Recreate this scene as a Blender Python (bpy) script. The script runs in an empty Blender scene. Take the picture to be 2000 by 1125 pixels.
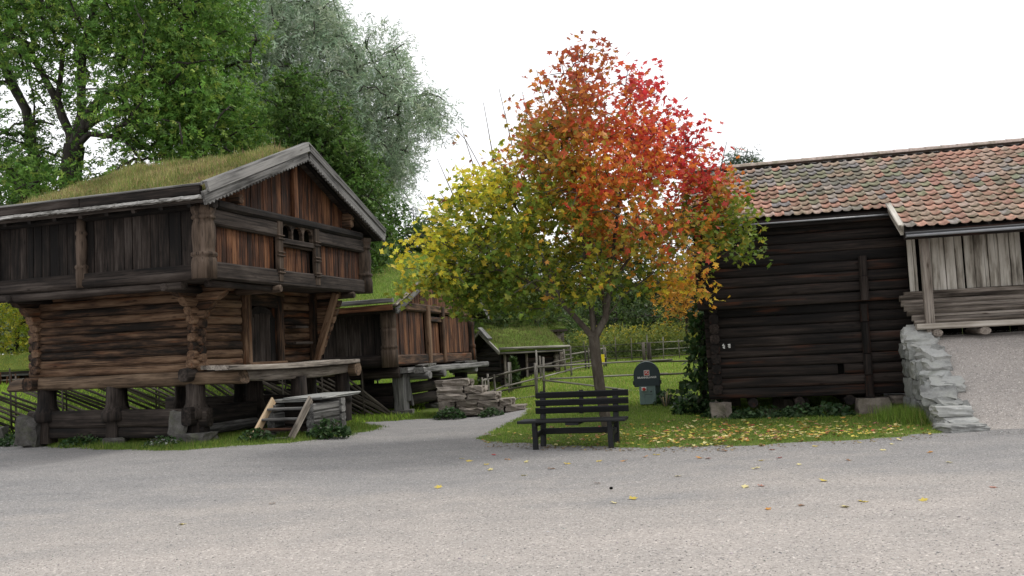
import bpy, math, random
import numpy as np
from mathutils import Vector, Matrix

R = random.Random(11)
rng = np.random.default_rng(11)
sc = bpy.context.scene
col = sc.collection

# ------------------------------------------------------------------ camera
cam_data = bpy.data.cameras.new('camera')
cam = bpy.data.objects.new('camera', cam_data)
col.objects.link(cam)
cam_data.sensor_width = 36.0
cam_data.lens = 31.5
cam_data.clip_start = 0.1
cam_data.clip_end = 600.0
PITCH, ROLL = 0.06717, 0.05166
r0 = Vector((1, 0, 0)); u0 = Vector((0, -math.sin(PITCH), math.cos(PITCH))); f0 = Vector((0, math.cos(PITCH), math.sin(PITCH)))
cr, sr = math.cos(ROLL), math.sin(ROLL)
rx = cr * r0 - sr * u0; ux = sr * r0 + cr * u0
cam.matrix_world = Matrix(((rx.x, ux.x, -f0.x, 0), (rx.y, ux.y, -f0.y, 0), (rx.z, ux.z, -f0.z, 1.65), (0, 0, 0, 1)))
sc.camera = cam

# ------------------------------------------------------------------ world, sun, exposure
SUN_EL, SUN_AZ = math.radians(52), math.radians(70)      # azimuth from +Y towards +X
world = bpy.data.worlds.new('World'); sc.world = world
world.use_nodes = True
nt = world.node_tree; nt.nodes.clear()
wo = nt.nodes.new('ShaderNodeOutputWorld'); bg = nt.nodes.new('ShaderNodeBackground')
sky = nt.nodes.new('ShaderNodeTexSky'); sky.sky_type = 'NISHITA'; sky.sun_disc = False
sky.sun_elevation = SUN_EL; sky.sun_rotation = SUN_AZ; sky.air_density = 1.0; sky.dust_density = 1.5
tc = nt.nodes.new('ShaderNodeTexCoord'); mp = nt.nodes.new('ShaderNodeMapping'); mp.inputs['Scale'].default_value = (2.2, 2.2, 5.0)
nz = nt.nodes.new('ShaderNodeTexNoise'); nz.inputs['Scale'].default_value = 1.3; nz.inputs['Detail'].default_value = 6
rp = nt.nodes.new('ShaderNodeValToRGB'); rp.color_ramp.elements[0].position = 0.26; rp.color_ramp.elements[1].position = 0.37
mx = nt.nodes.new('ShaderNodeMix'); mx.data_type = 'RGBA'
mx.inputs[7].default_value = (10.4, 10.5, 10.8, 1)                  # overcast cloud brightness
nt.links.new(tc.outputs['Generated'], mp.inputs['Vector']); nt.links.new(mp.outputs['Vector'], nz.inputs['Vector'])
nt.links.new(nz.outputs['Fac'], rp.inputs['Fac']); nt.links.new(rp.outputs['Color'], mx.inputs[0])
nt.links.new(sky.outputs['Color'], mx.inputs[6]); nt.links.new(mx.outputs[2], bg.inputs['Color'])
bg.inputs['Strength'].default_value = 0.1
nt.links.new(bg.outputs['Background'], wo.inputs['Surface'])
sun_d = bpy.data.lights.new('sun', 'SUN'); sun_d.energy = 1.5; sun_d.angle = math.radians(12); sun_d.color = (1.0, 0.96, 0.9)
sun = bpy.data.objects.new('sun', sun_d); col.objects.link(sun)
sdir = Vector((math.sin(SUN_AZ) * math.cos(SUN_EL), math.cos(SUN_AZ) * math.cos(SUN_EL), math.sin(SUN_EL)))
sun.rotation_euler = sdir.to_track_quat('Z', 'Y').to_euler()
sc.view_settings.view_transform = 'Standard'; sc.view_settings.look = 'None'
sc.view_settings.exposure = 0.3; sc.view_settings.gamma = 1.0; sc.view_settings.use_curve_mapping = False
sc.render.engine = 'CYCLES'
sc.cycles.max_bounces = 6; sc.cycles.diffuse_bounces = 3; sc.cycles.glossy_bounces = 2; sc.cycles.transmission_bounces = 3
sc.cycles.use_denoising = True

# ------------------------------------------------------------------ materials
class NB:
    def __init__(s, name):
        s.m = bpy.data.materials.new(name); s.m.use_nodes = True
        s.t = s.m.node_tree; s.t.nodes.clear()
        s.out = s.t.nodes.new('ShaderNodeOutputMaterial')
    def n(s, ty, ins=None, **props):
        nd = s.t.nodes.new('ShaderNode' + ty)
        for k, v in props.items(): setattr(nd, k, v)
        for k, v in (ins or {}).items():
            if isinstance(v, bpy.types.NodeSocket): s.t.links.new(v, nd.inputs[k])
            else: nd.inputs[k].default_value = v
        return nd
    def noise(s, vec, scale=(1, 1, 1), detail=4, rough=0.6):
        m = s.n('Mapping', {'Vector': vec, 'Scale': scale})
        return s.n('TexNoise', {'Vector': m.outputs[0], 'Scale': 1.0, 'Detail': detail, 'Roughness': rough}).outputs['Fac']
    def math(s, op, a, b=0.0):
        return s.n('Math', {0: a, 1: b}, operation=op).outputs[0]
    def ramp(s, fac, stops):
        r = s.n('ValToRGB', {'Fac': fac}); e = r.color_ramp.elements
        while len(e) > len(stops): e.remove(e[-1])
        while len(e) < len(stops): e.new(0.5)
        for x, (p, c) in zip(e, stops): x.position = p; x.color = (*c, 1) if len(c) == 3 else c
        return r.outputs['Color']
    def mix(s, fac, a, b, bt='MIX'):
        return s.n('Mix', {0: fac, 6: a, 7: b}, data_type='RGBA', blend_type=bt).outputs[2]
    def finish(s, color, rough=0.85, height=None, bump=0.3, dist=0.01, spec=0.25):
        p = s.n('BsdfPrincipled', {'Base Color': color, 'Roughness': rough, 'Specular IOR Level': spec})
        if height is not None:
            b = s.n('Bump', {'Height': height, 'Strength': bump, 'Distance': dist})
            s.t.links.new(b.outputs[0], p.inputs['Normal'])
        s.t.links.new(p.outputs[0], s.out.inputs['Surface'])
        return s.m

TONE = {'weathered_log_wood': .82, 'dark_side_boards': .48, 'red_brown_boards': .66, 'dark_beams': .44, 'turned_post_wood': .56, 'silver_grey_wood': .62, 'tarred_log_wood': .56, 'worn_pale_door_boards': 1.25, 'porch_wood': .92, 'fence_pole_wood': .9}
def wood(name, stops, var=0.4, grain=(1.5, 26, 26), broad=(0.9, 3.4, 3.4), bump=0.5, crack=0.8, rough=0.85, hue=None):
    k_ = TONE.get(name, 1.0); stops = [(p, tuple(x * k_ for x in c)) for p, c in stops]
    b = NB(name)
    tcn = b.n('TexCoord'); oi = b.n('ObjectInfo')
    off = b.n('CombineXYZ', {0: b.math('MULTIPLY', oi.outputs['Random'], 91.7), 1: b.math('MULTIPLY', oi.outputs['Random'], 37.3), 2: b.math('MULTIPLY', oi.outputs['Random'], 53.1)})
    vec = b.n('VectorMath', {0: tcn.outputs['Object'], 1: off.outputs[0]}, operation='ADD').outputs[0]
    g = b.noise(vec, grain, 6, 0.7); w = b.noise(vec, broad, 4, 0.6); cn = b.noise(vec, (0.5, 45, 45), 2, 0.5)
    f = b.math('ADD', b.math('MULTIPLY', g, 0.75), b.math('MULTIPLY', w, 0.7))
    f = b.math('MULTIPLY', b.math('SUBTRACT', f, 0.725), 1.55); f = b.math('ADD', f, 0.5)
    f = b.math('ADD', f, b.math('MULTIPLY', b.math('SUBTRACT', oi.outputs['Random'], 0.5), var))
    c = b.ramp(f, stops)
    if hue is not None:      # warm streaks in some pieces
        h = b.noise(vec, (0.6, 7, 7), 3, 0.6)
        k = b.ramp(h, [(0.56, (0, 0, 0)), (0.68, (1, 1, 1))])
        r2 = b.n('Math', {0: b.math('MULTIPLY', oi.outputs['Random'], 7.31), 1: 1.0}, operation='MODULO').outputs[0]
        k = b.math('MULTIPLY', k, b.math('MULTIPLY', r2, hue[1]))
        c = b.mix(k, c, (*hue[0], 1))
    kn = b.n('TexVoronoi', {'Vector': b.n('Mapping', {'Vector': vec, 'Scale': (1.6, 5.5, 5.5)}).outputs[0], 'Scale': 1.0, 'Randomness': 1.0}).outputs['Distance']
    c = b.mix(1.0, c, b.ramp(kn, [(.05, (.28, .22, .18)), (.13, (1, 1, 1))]), 'MULTIPLY')
    ck = b.ramp(cn, [(0.30, (1 - crack,) * 3), (0.40, (1, 1, 1))])
    c = b.mix(1.0, c, ck, 'MULTIPLY')
    h = b.math('ADD', b.math('MULTIPLY', g, 0.7), b.math('MULTIPLY', b.n('RGBToBW', {0: ck}).outputs[0], 0.5))
    return b.finish(c, rough, h, bump, 0.012)

M = {}
M['sill'] = wood('bare_brown_sill_wood', [(0.22, (.03, .021, .014)), (0.42, (.095, .063, .04)), (0.6, (.175, .12, .078)), (0.8, (.26, .19, .13))], .3, (0.6, 14, 14))
M['log'] = wood('weathered_log_wood', [(0.25, (.013, .009, .006)), (0.42, (.058, .033, .020)), (0.58, (.135, .078, .045)), (0.75, (.225, .143, .088))], .45, (1.3, 15, 15), hue=((.17, .062, .022), .75))
M['side'] = wood('dark_side_boards', [(0.25, (.008, .006, .005)), (0.45, (.026, .019, .015)), (0.62, (.062, .045, .036)), (0.8, (.12, .098, .085))], .4)
M['red'] = wood('red_brown_boards', [(0.22, (.012, .007, .005)), (0.42, (.058, .024, .013)), (0.58, (.14, .058, .027)), (0.78, (.27, .125, .06))], .34, (1.4, 20, 20), hue=((.20, .075, .028), .5))
M['beam'] = wood('dark_beams', [(0.25, (.010, .008, .007)), (0.45, (.04, .029, .023)), (0.65, (.095, .073, .06)), (0.82, (.16, .13, .11))], .3, (0.7, 20, 20))
M['post'] = wood('turned_post_wood', [(0.25, (.02, .014, .01)), (0.45, (.075, .052, .036)), (0.62, (.15, .105, .075)), (0.8, (.22, .16, .12))], .3, (0.6, 14, 14))
M['grey'] = wood('silver_grey_wood', [(0.22, (.05, .048, .045)), (0.42, (.17, .165, .158)), (0.6, (.30, .292, .28)), (0.8, (.42, .41, .39))], .3, (0.6, 20, 20), crack=.75)
M['deck'] = wood('worn_deck_wood', [(0.22, (.07, .06, .05)), (0.42, (.22, .19, .16)), (0.6, (.36, .32, .27)), (0.8, (.48, .44, .39))], .3, (0.6, 16, 16), crack=.75)
M['black'] = wood('tarred_log_wood', [(0.22, (.006, .005, .005)), (0.45, (.017, .0135, .012)), (0.64, (.042, .031, .026)), (0.85, (.09, .07, .06))], .3, (0.8, 22, 22), (0.6, 4.5, 4.5), hue=((.085, .028, .012), .8))
M['pale'] = wood('worn_pale_door_boards', [(0.2, (.06, .05, .04)), (0.40, (.20, .18, .15)), (0.55, (.36, .335, .29)), (0.8, (.50, .475, .43))], .25, (0.6, 9, 9), (1.0, 5, 5), crack=.6)
M['porch'] = wood('porch_wood', [(0.22, (.04, .032, .026)), (0.42, (.13, .108, .088)), (0.6, (.23, .195, .165)), (0.8, (.33, .29, .25))], .3)
M['new'] = wood('fresh_pine', [(0.2, (.33, .22, .12)), (0.5, (.48, .345, .21)), (0.8, (.58, .45, .30))], .25, (0.6, 18, 18), crack=.25, bump=.15)
M['fence'] = wood('fence_pole_wood', [(0.22, (.05, .045, .035)), (0.45, (.15, .135, .11)), (0.65, (.27, .25, .215)), (0.85, (.36, .34, .30))], .4)
M['darkfence'] = wood('dark_fence_wood', [(0.22, (.015, .013, .01)), (0.45, (.05, .042, .034)), (0.65, (.10, .085, .07)), (0.85, (.17, .15, .125))], .4)
M['bench'] = wood('black_stained_bench_wood', [(0.2, (.004, .0045, .005)), (0.5, (.0085, .009, .0098)), (0.8, (.02, .021, .022))], .2, (0.6, 24, 24), crack=.4, bump=.25, rough=.55)
M['bark_strip'] = wood('birch_bark', [(0.2, (.10, .095, .085)), (0.42, (.30, .29, .27)), (0.6, (.50, .485, .46)), (0.8, (.62, .61, .58))], .2, (3, 12, 12))

def stone(name, stops, scale=5.0, moss=0.0, bump=.5):
    b = NB(name); t = b.n('TexCoord'); oi = b.n('ObjectInfo')
    vec = b.n('VectorMath', {0: t.outputs['Object'], 1: b.n('CombineXYZ', {0: b.math('MULTIPLY', oi.outputs['Random'], 71.0), 1: oi.outputs['Random'], 2: 3.0}).outputs[0]}, operation='ADD').outputs[0]
    n1 = b.noise(vec, (scale,) * 3, 7, .65); n2 = b.noise(vec, (scale * 9,) * 3, 4, .7)
    f = b.math('ADD', b.math('MULTIPLY', n1, .8), b.math('MULTIPLY', n2, .35))
    f = b.math('ADD', b.math('SUBTRACT', f, .08), b.math('MULTIPLY', b.math('SUBTRACT', oi.outputs['Random'], .5), .25))
    c = b.ramp(f, stops)
    if moss:
        k = b.ramp(b.noise(vec, (3, 3, 3), 5, .7), [(.5, (0, 0, 0)), (.66, (moss,) * 3)])
        c = b.mix(k, c, (.07, .085, .03, 1))
    return b.finish(c, .9, f, bump, .03)
M['stone'] = stone('grey_field_stone', [(.25, (.03, .028, .025)), (.5, (.092, .087, .08)), (.75, (.18, .172, .16))], moss=.35)
M['slab'] = stone('pale_blue_grey_slate', [(.25, (.13, .132, .126)), (.5, (.31, .312, .298)), (.75, (.48, .48, .46))], 3.0, moss=.25)
M['rubble'] = stone('pale_rubble_stone', [(.25, (.10, .105, .10)), (.5, (.24, .245, .235)), (.75, (.40, .405, .39))], 4.0, moss=.3)
M['step'] = stone('grey_step_stone', [(.25, (.07, .058, .047)), (.5, (.20, .172, .145)), (.75, (.35, .31, .27))], 4.0, moss=.25)

def plain(name, c, rough=.6, spec=.3, metal=0.0, var=.25):
    b = NB(name); t = b.n('TexCoord')
    n = b.noise(t.outputs['Object'], (9, 9, 9), 5, .65)
    k = b.ramp(n, [(.3, (1 - var,) * 3), (.7, (1 + var * .3,) * 3)])
    cc = b.mix(1.0, (*c, 1), k, 'MULTIPLY')
    m = b.finish(cc, rough, n, .08, .01, spec)
    return m
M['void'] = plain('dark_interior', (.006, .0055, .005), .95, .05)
M['hose_dark'] = plain('dark_teal_paint', (.012, .028, .034), .42, .45, var=.15)
M['hose_grey'] = plain('grey_green_paint', (.135, .20, .185), .5, .4, var=.2)
M['white'] = plain('white_paint', (.75, .75, .73), .5, var=.1)
M['redp'] = plain('red_paint', (.50, .035, .02), .45, .4, var=.15)
M['yellow'] = plain('yellow_sign_paint', (.75, .62, .02), .5, var=.1)
M['gutter'] = plain('grey_gutter_metal', (.22, .225, .235), .35, .5, var=.2)
M['blackm'] = plain('black_metal', (.012, .012, .013), .4, .5)

def attr_mat(name, trans=0.0, rough=.6, spec=.25, objcol=False, noise=0.0, nscale=20, bump=0.0):
    b = NB(name)
    c = b.n('Attribute', attribute_name='Col').outputs['Color']
    if noise:
        t = b.n('TexCoord'); n = b.noise(t.outputs['Object'], (nscale,) * 3, 5, .65)
        c = b.mix(1.0, c, b.ramp(n, [(.3, (1 - noise,) * 3), (.7, (1 + noise,) * 3)]), 'MULTIPLY')
    if trans:
        p = b.n('BsdfPrincipled', {'Base Color': c, 'Roughness': rough, 'Specular IOR Level': spec})
        tr = b.n('BsdfTranslucent', {'Color': c})
        mixs = b.n('MixShader', {0: trans, 1: p.outputs[0], 2: tr.outputs[0]})
        b.t.links.new(mixs.outputs[0], b.out.inputs['Surface'])
        return b.m
    return b.finish(c, rough, n if noise and bump else None, bump, .01, spec)
M['leaf'] = attr_mat('leaf_tissue', .38, .5, .3)
M['grass'] = attr_mat('grass_blade', .3, .6, .2)
M['litter'] = attr_mat('fallen_leaf_tissue', .12, .7, .2)
def tile_mat():
    b = NB('clay_tile'); c = b.n('Attribute', attribute_name='Col').outputs['Color']
    wp = b.n('NewGeometry').outputs['Position']; n = b.noise(wp, (18, 18, 18), 5, .7); m = b.noise(wp, (1.3, 1.3, 1.3), 5, .7); m2 = b.noise(wp, (7, 7, 7), 4, .7)
    c = b.mix(1.0, c, b.ramp(n, [(.3, (.55,) * 3), (.7, (1.35,) * 3)]), 'MULTIPLY')
    k = b.math('MULTIPLY', b.ramp(m, [(.44, (0, 0, 0)), (.62, (1, 1, 1))]), b.ramp(m2, [(.40, (.1,) * 3), (.6, (.85,) * 3)]))
    c = b.mix(k, c, (.17, .165, .105, 1))
    k2 = b.ramp(b.noise(wp, (26, 26, 26), 3, .6), [(.62, (0, 0, 0)), (.70, (.6,) * 3)])
    c = b.mix(k2, c, (.36, .35, .32, 1))
    return b.finish(c, .9, n, .5, .015, .15)
M['tile'] = tile_mat()
M['pebble'] = attr_mat('pebble_stone', 0, .85, .2)

def bark(name, stops, sc_=(9, 9, 2.2)):
    b = NB(name); t = b.n('TexCoord'); n = b.noise(t.outputs['Object'], sc_, 6, .7)
    n2 = b.noise(t.outputs['Object'], (2, 2, 1.2), 4, .6)
    f = b.math('ADD', b.math('MULTIPLY', n, .6), b.math('MULTIPLY', n2, .45))
    return b.finish(b.ramp(f, stops), .9, n, .7, .03)
M['bark'] = bark('grey_brown_bark', [(.3, (.022, .018, .014)), (.52, (.075, .062, .048)), (.72, (.15, .135, .11))], (16, 16, 5))
M['bark_dark'] = bark('dark_bark', [(.3, (.012, .010, .008)), (.52, (.035, .030, .025)), (.72, (.10, .095, .085))])

def ground_mat(name, kind):
    b = NB(name); t = b.n('TexCoord'); o = t.outputs['Object']
    if kind in ('gravel', 'ramp'):
        big = b.noise(o, (.22, .30, .3), 4, .55); mid = b.noise(o, (1.6, 2.2, 2), 5, .65)
        fine = b.noise(o, (38, 38, 38), 3, .8); gr = b.noise(o, (105, 105, 105), 2, .8); vor = b.n('TexVoronoi', {'Vector': o, 'Scale': 58.0}).outputs['Color']
        vr = b.n('SeparateColor', {0: vor}).outputs[0]
        yy = b.n('SeparateXYZ', {0: o}).outputs[1]
        trk = b.n('Mapping', {'Vector': o, 'Rotation': (0, 0, .3), 'Scale': (.16, .9, 1)}); tn = b.n('TexNoise', {'Vector': trk.outputs[0], 'Scale': 1.0, 'Detail': 6, 'Roughness': .6}).outputs['Fac']
        # a worn sandy track crosses the near part of the yard; the rest is looser grey grit
        worn = b.n('MapRange', {0: b.math('ADD', yy, b.math('MULTIPLY', b.math('SUBTRACT', big, .5), 9.0)), 1: 12.5, 2: 7.5, 3: 0.0, 4: 1.0}).outputs[0]
        if kind == 'ramp': worn = b.math('ADD', .95, b.math('MULTIPLY', big, .3))
        f = b.math('ADD', b.math('MULTIPLY', worn, .34), b.math('ADD', b.math('MULTIPLY', mid, .38), b.math('MULTIPLY', tn, .42)))
        c = b.ramp(f, [(.30, (.208, .203, .20)), (.46, (.254, .243, .234)), (.60, (.305, .283, .263)), (.78, (.370, .336, .308))])
        sp = b.ramp(b.math('ADD', b.math('MULTIPLY', fine, .5), b.math('MULTIPLY', gr, .5)), [(.36, (.58,) * 3), (.49, (.96,) * 3), (.62, (1.5,) * 3)])
        c = b.mix(b.math('SUBTRACT', 1.0, b.math('MULTIPLY', worn, .45)), c, sp, 'MULTIPLY')
        c = b.mix(1.0, c, b.ramp(vr, [(.0, (.62,) * 3), (.10, (.94,) * 3), (.90, (1.04,) * 3), (1.0, (1.55,) * 3)]), 'MULTIPLY')
        h = b.math('ADD', b.math('MULTIPLY', fine, .6), b.math('ADD', b.math('MULTIPLY', gr, .4), b.math('MULTIPLY', mid, .8)))
        return b.finish(c, .92, h, .6, .02, .15)
    n1 = b.noise(o, (.35, .35, .35), 5, .6); n2 = b.noise(o, (14, 14, 14), 5, .7)
    f = b.math('ADD', b.math('MULTIPLY', n1, .6), b.math('MULTIPLY', n2, .45))
    st = {'lawn': [(.34, (.05, .07, .016)), (.5, (.10, .145, .03)), (.66, (.17, .20, .045)), (.8, (.21, .20, .08))],
          'turf': [(.32, (.06, .05, .02)), (.48, (.13, .115, .04)), (.62, (.19, .165, .06)), (.8, (.26, .20, .10))],
          'turfgreen': [(.32, (.05, .08, .018)), (.5, (.11, .17, .03)), (.7, (.18, .22, .05))],
          'hill': [(.3, (.012, .02, .008)), (.5, (.025, .04, .014)), (.7, (.05, .065, .022))]}[kind]
    return b.finish(b.ramp(f, st), .95, n2, .6, .05, .1)
M['gravel'] = ground_mat('pink_grey_gravel', 'gravel'); M['ramp'] = ground_mat('trodden_ramp_gravel', 'ramp'); M['lawn'] = ground_mat('short_lawn', 'lawn')
M['turf'] = ground_mat('dry_roof_turf', 'turf'); M['turfgreen'] = ground_mat('green_roof_turf', 'turfgreen'); M['hill'] = ground_mat('wooded_slope', 'hill')

# ------------------------------------------------------------------ helpers
def tag(o, label=None, cat=None, group=None, kind=None):
    if label: o['label'] = label
    if cat: o['category'] = cat
    if group: o['group'] = group
    if kind: o['kind'] = kind
    return o

def empty(name, loc=(0, 0, 0), rot=(0, 0, 0), scale=1.0, label=None, cat=None, group=None):
    o = bpy.data.objects.new(name, None); col.objects.link(o)
    o.location = loc; o.rotation_euler = rot; o.scale = (scale,) * 3
    o.empty_display_size = .2
    return tag(o, label, cat, group)

def link(name, me, mat=None, parent=None, mw=None):
    o = bpy.data.objects.new(name, me); col.objects.link(o)
    if mat is not None and not me.materials: me.materials.append(mat)
    if parent is not None: o.parent = parent
    if mw is not None: o.matrix_basis = mw
    return o

def mesh_py(name, verts, faces, smooth=None):
    me = bpy.data.meshes.new(name); me.from_pydata([tuple(v) for v in verts], [], faces)
    if smooth is not None:
        me.polygons.foreach_set('use_smooth', smooth if isinstance(smooth, list) else [smooth] * len(faces))
    me.update(); return me

def mesh_np(name, V, F, cols=None, smooth=False):
    """V (n,3); F (m,k) one polygon size; cols (n,3) per point."""
    me = bpy.data.meshes.new(name); V = np.asarray(V, np.float32); F = np.asarray(F, np.int32)
    me.vertices.add(len(V)); me.vertices.foreach_set('co', V.ravel())
    k = F.shape[1]; me.loops.add(F.size); me.loops.foreach_set('vertex_index', F.ravel())
    me.polygons.add(len(F)); me.polygons.foreach_set('loop_start', np.arange(0, F.size, k, dtype=np.int32))
    if smooth: me.polygons.foreach_set('use_smooth', np.ones(len(F), bool))
    if cols is not None:
        a = me.color_attributes.new('Col', 'FLOAT_COLOR', 'POINT')
        c4 = np.ones((len(V), 4), np.float32); c4[:, :3] = cols
        a.data.foreach_set('color', c4.ravel())
    me.update(calc_edges=True); return me

def basis(A, B, up):
    A = Vector(A); B = Vector(B); x = (B - A); L = x.length; x.normalize()
    u = Vector(up)
    if abs(x.dot(u)) > .98: u = Vector((0, 1, 0)) if abs(x.y) < .9 else Vector((1, 0, 0))
    y = u.cross(x).normalized(); z = x.cross(y)
    return Matrix(((x.x, y.x, z.x, A.x), (x.y, y.y, z.y, A.y), (x.z, y.z, z.z, A.z), (0, 0, 0, 1))), L

def stick(name, parent, mat, A, B, w, h, prof='box', rings=2, jit=0.0, up=(0, 0, 1), taper=1.0, rnd=0.0, shA=0.0, shB=0.0, shyA=0.0, shyB=0.0, bev=.012, n=10, bow=0.0, flat=0.0):
    """A timber from A to B: its own X runs along the grain; box, log (squarish oval) or round."""
    mw, L = basis(A, B, up)
    if prof in ('log', 'hewn') and L > 1.2: taper *= R.uniform(.93, 1.07); jit *= 1.4
    if prof == 'box':
        b = min(bev, w * .3, h * .3); a, c = w / 2, h / 2
        P = [(-a + b, -c), (a - b, -c), (a, -c + b), (a, c - b), (a - b, c), (-a + b, c), (-a, c - b), (-a, -c + b)]
    else:
        e = {'log': .72, 'hewn': .42}.get(prof, 1.0)
        P = []
        for i in range(n):
            t = 2 * math.pi * (i + .5) / n; cy, cz = math.cos(t), math.sin(t)
            P.append((math.copysign(abs(cy) ** e, cy) * w / 2, math.copysign(abs(cz) ** e, cz) * h / 2))
        if prof == 'half': P = [(y, max(z, -h * .18)) for y, z in P]
    xs = [L * i / (rings - 1) for i in range(rings)]
    sec = [(x, 1.0) for x in xs]
    if rnd: sec = [(0, 1 - rnd)] + [(min(rnd * h * .5, L * .2), 1)] + sec[1:-1] + [(L - min(rnd * h * .5, L * .2), 1)] + [(L, 1 - rnd)]
    V = []; k = len(P)
    for i, (x, s) in enumerate(sec):
        t = x / L; s = s * (1 + (taper - 1) * t) * (1 + R.uniform(-jit, jit) * 3)
        oy, oz = R.uniform(-jit, jit) * w, R.uniform(-jit, jit) * h
        oz += bow * math.sin(math.pi * t)
        for (y, z) in P:
            xx = x
            if i <= (1 if rnd else 0): xx += shA * z + shyA * y
            if i >= len(sec) - (2 if rnd else 1): xx += shB * z + shyB * y
            V.append((xx, y * s + oy + (R.uniform(-jit, jit) * w * .5 if jit else 0), z * s + oz + (R.uniform(-jit, jit) * h * .5 if jit else 0)))
    F = []; sm = []
    for i in range(len(sec) - 1):
        for j in range(k):
            F.append((i * k + j, i * k + (j + 1) % k, (i + 1) * k + (j + 1) % k, (i + 1) * k + j)); sm.append(prof != 'box')
    F.append(tuple(range(k - 1, -1, -1))); F.append(tuple((len(sec) - 1) * k + j for j in range(k))); sm += [False, False]
    me = mesh_py(name, V, [tuple(reversed(f)) for f in F] if False else F, sm)
    return link(name, me, mat, parent, mw)

def lathe(name, parent, mat, base, prof, n=16, jit=.0, square=0.0):
    V = []; F = []; sm = []
    for (r, z) in prof:
        for j in range(n):
            t = 2 * math.pi * j / n; rr = r * (1 + R.uniform(-jit, jit))
            V.append((z, rr * math.cos(t), rr * math.sin(t)))
    for i in range(len(prof) - 1):
        for j in range(n):
            F.append((i * n + j, (i + 1) * n + j, (i + 1) * n + (j + 1) % n, i * n + (j + 1) % n)); sm.append(True)
    F.append(tuple(range(n))); F.append(tuple((len(prof) - 1) * n + j for j in range(n - 1, -1, -1))); sm += [False, False]
    me = mesh_py(name, V, F, sm)
    mw = Matrix(((0, 1, 0, base[0]), (0, 0, 1, base[1]), (1, 0, 0, base[2]), (0, 0, 0, 1)))
    return link(name, me, mat, parent, mw)

def prism(name, parent, mat, mw, poly, t):
    """polygon in local XY extruded by t along local Z."""
    k = len(poly); V = [(x, y, 0) for x, y in poly] + [(x, y, t) for x, y in poly]
    F = [tuple(range(k - 1, -1, -1)), tuple(range(k, 2 * k))] + [(i, (i + 1) % k, k + (i + 1) % k, k + i) for i in range(k)]
    return link(name, mesh_py(name, V, F), mat, parent, mw)

def rock(name, parent, mat, c, size, rz=0.0, tilt=0.0, rough=.12, sub=3, boxy=.72, rot=None):
    V = {}; F = []; n = sub; vs = []
    def vid(p):
        if p not in V: V[p] = len(vs); vs.append(p)
        return V[p]
    for ax in range(3):
        for s in (0, n):
            for i in range(n):
                for j in range(n):
                    q = []
                    for (a, b) in ((i, j), (i + 1, j), (i + 1, j + 1), (i, j + 1)):
                        p = [0, 0, 0]; p[ax] = s; p[(ax + 1) % 3] = a; p[(ax + 2) % 3] = b; q.append(vid(tuple(p)))
                    F.append(tuple(q) if s else tuple(reversed(q)))
    out = []
    for p in vs:
        v = Vector([2 * x / n - 1 for x in p]); m = max(abs(x) for x in v); l = v.length
        sph = v / l
        v = v * boxy + sph * (1 - boxy) * m
        v = Vector([x * (1 + R.uniform(-rough, rough)) + R.uniform(-rough, rough) * .4 for x in v])
        out.append((v.x * size[0] / 2, v.y * size[1] / 2, v.z * size[2] / 2))
    mw = Matrix.Translation(c) @ Matrix.Rotation(rz, 4, 'Z') @ Matrix.Rotation(tilt, 4, 'Y')
    return link(name, mesh_py(name, out, F), mat, parent, mw)

def ss(a, b, x):
    t = np.clip((np.asarray(x, float) - a) / (b - a), 0, 1); return t * t * (3 - 2 * t)

def blades(name, parent, mat, pos, h, w, cols, lean=.45, up=None):
    n = len(pos); yaw = rng.uniform(0, 2 * np.pi, n); d = np.stack([np.cos(yaw), np.sin(yaw), np.zeros(n)], 1)
    ly = rng.uniform(0, 2 * np.pi, n); lm = np.abs(rng.normal(0, lean, n))
    tip = np.stack([np.cos(ly) * lm, np.sin(ly) * lm, np.ones(n)], 1); tip /= np.linalg.norm(tip, axis=1)[:, None]
    h = np.broadcast_to(h, n)[:, None] * rng.uniform(.55, 1.25, (n, 1)); w = np.broadcast_to(w, n)[:, None]
    base = pos - np.array([0, 0, .012])
    V = np.stack([base - d * w / 2, base + d * w / 2, base + tip * h], 1).reshape(-1, 3)
    F = np.arange(3 * n).reshape(n, 3)
    C = np.repeat(cols, 3, axis=0) * 2.2
    
    o = link(name, mesh_np(name, V, F, C), mat, parent)
    o['kind'] = 'stuff'; return o

def palette(n, cols, weights, jitter=.25):
    c = np.array(cols, float)[rng.choice(len(cols), n, p=np.array(weights) / np.sum(weights))]
    return c * rng.uniform(1 - jitter, 1 + jitter, (n, 1)) * rng.uniform(.92, 1.08, (n, 3))

# ------------------------------------------------------------------ ground
def hz(x, y):
    x = np.asarray(x, float); y = np.asarray(y, float)
    z = .13 * ss(9, 16.5, y) * ss(-2, -5.2, x)
    z = z - .2 * ss(19.5, 24, y) * ss(1.2, -1.2, x) * ss(-9, -7, x)
    z = z + .045 * np.maximum(0, y - 25) * ss(-1.5, 1, x) + .045 * np.maximum(0, y - 33) * ss(1, -1.5, x) * ss(-12, -6, x)
    z = z + (.95 * ss(21, 30, y) + .015 * np.maximum(0, y - 30)) * ss(-6, -11, x)
    return z

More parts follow.
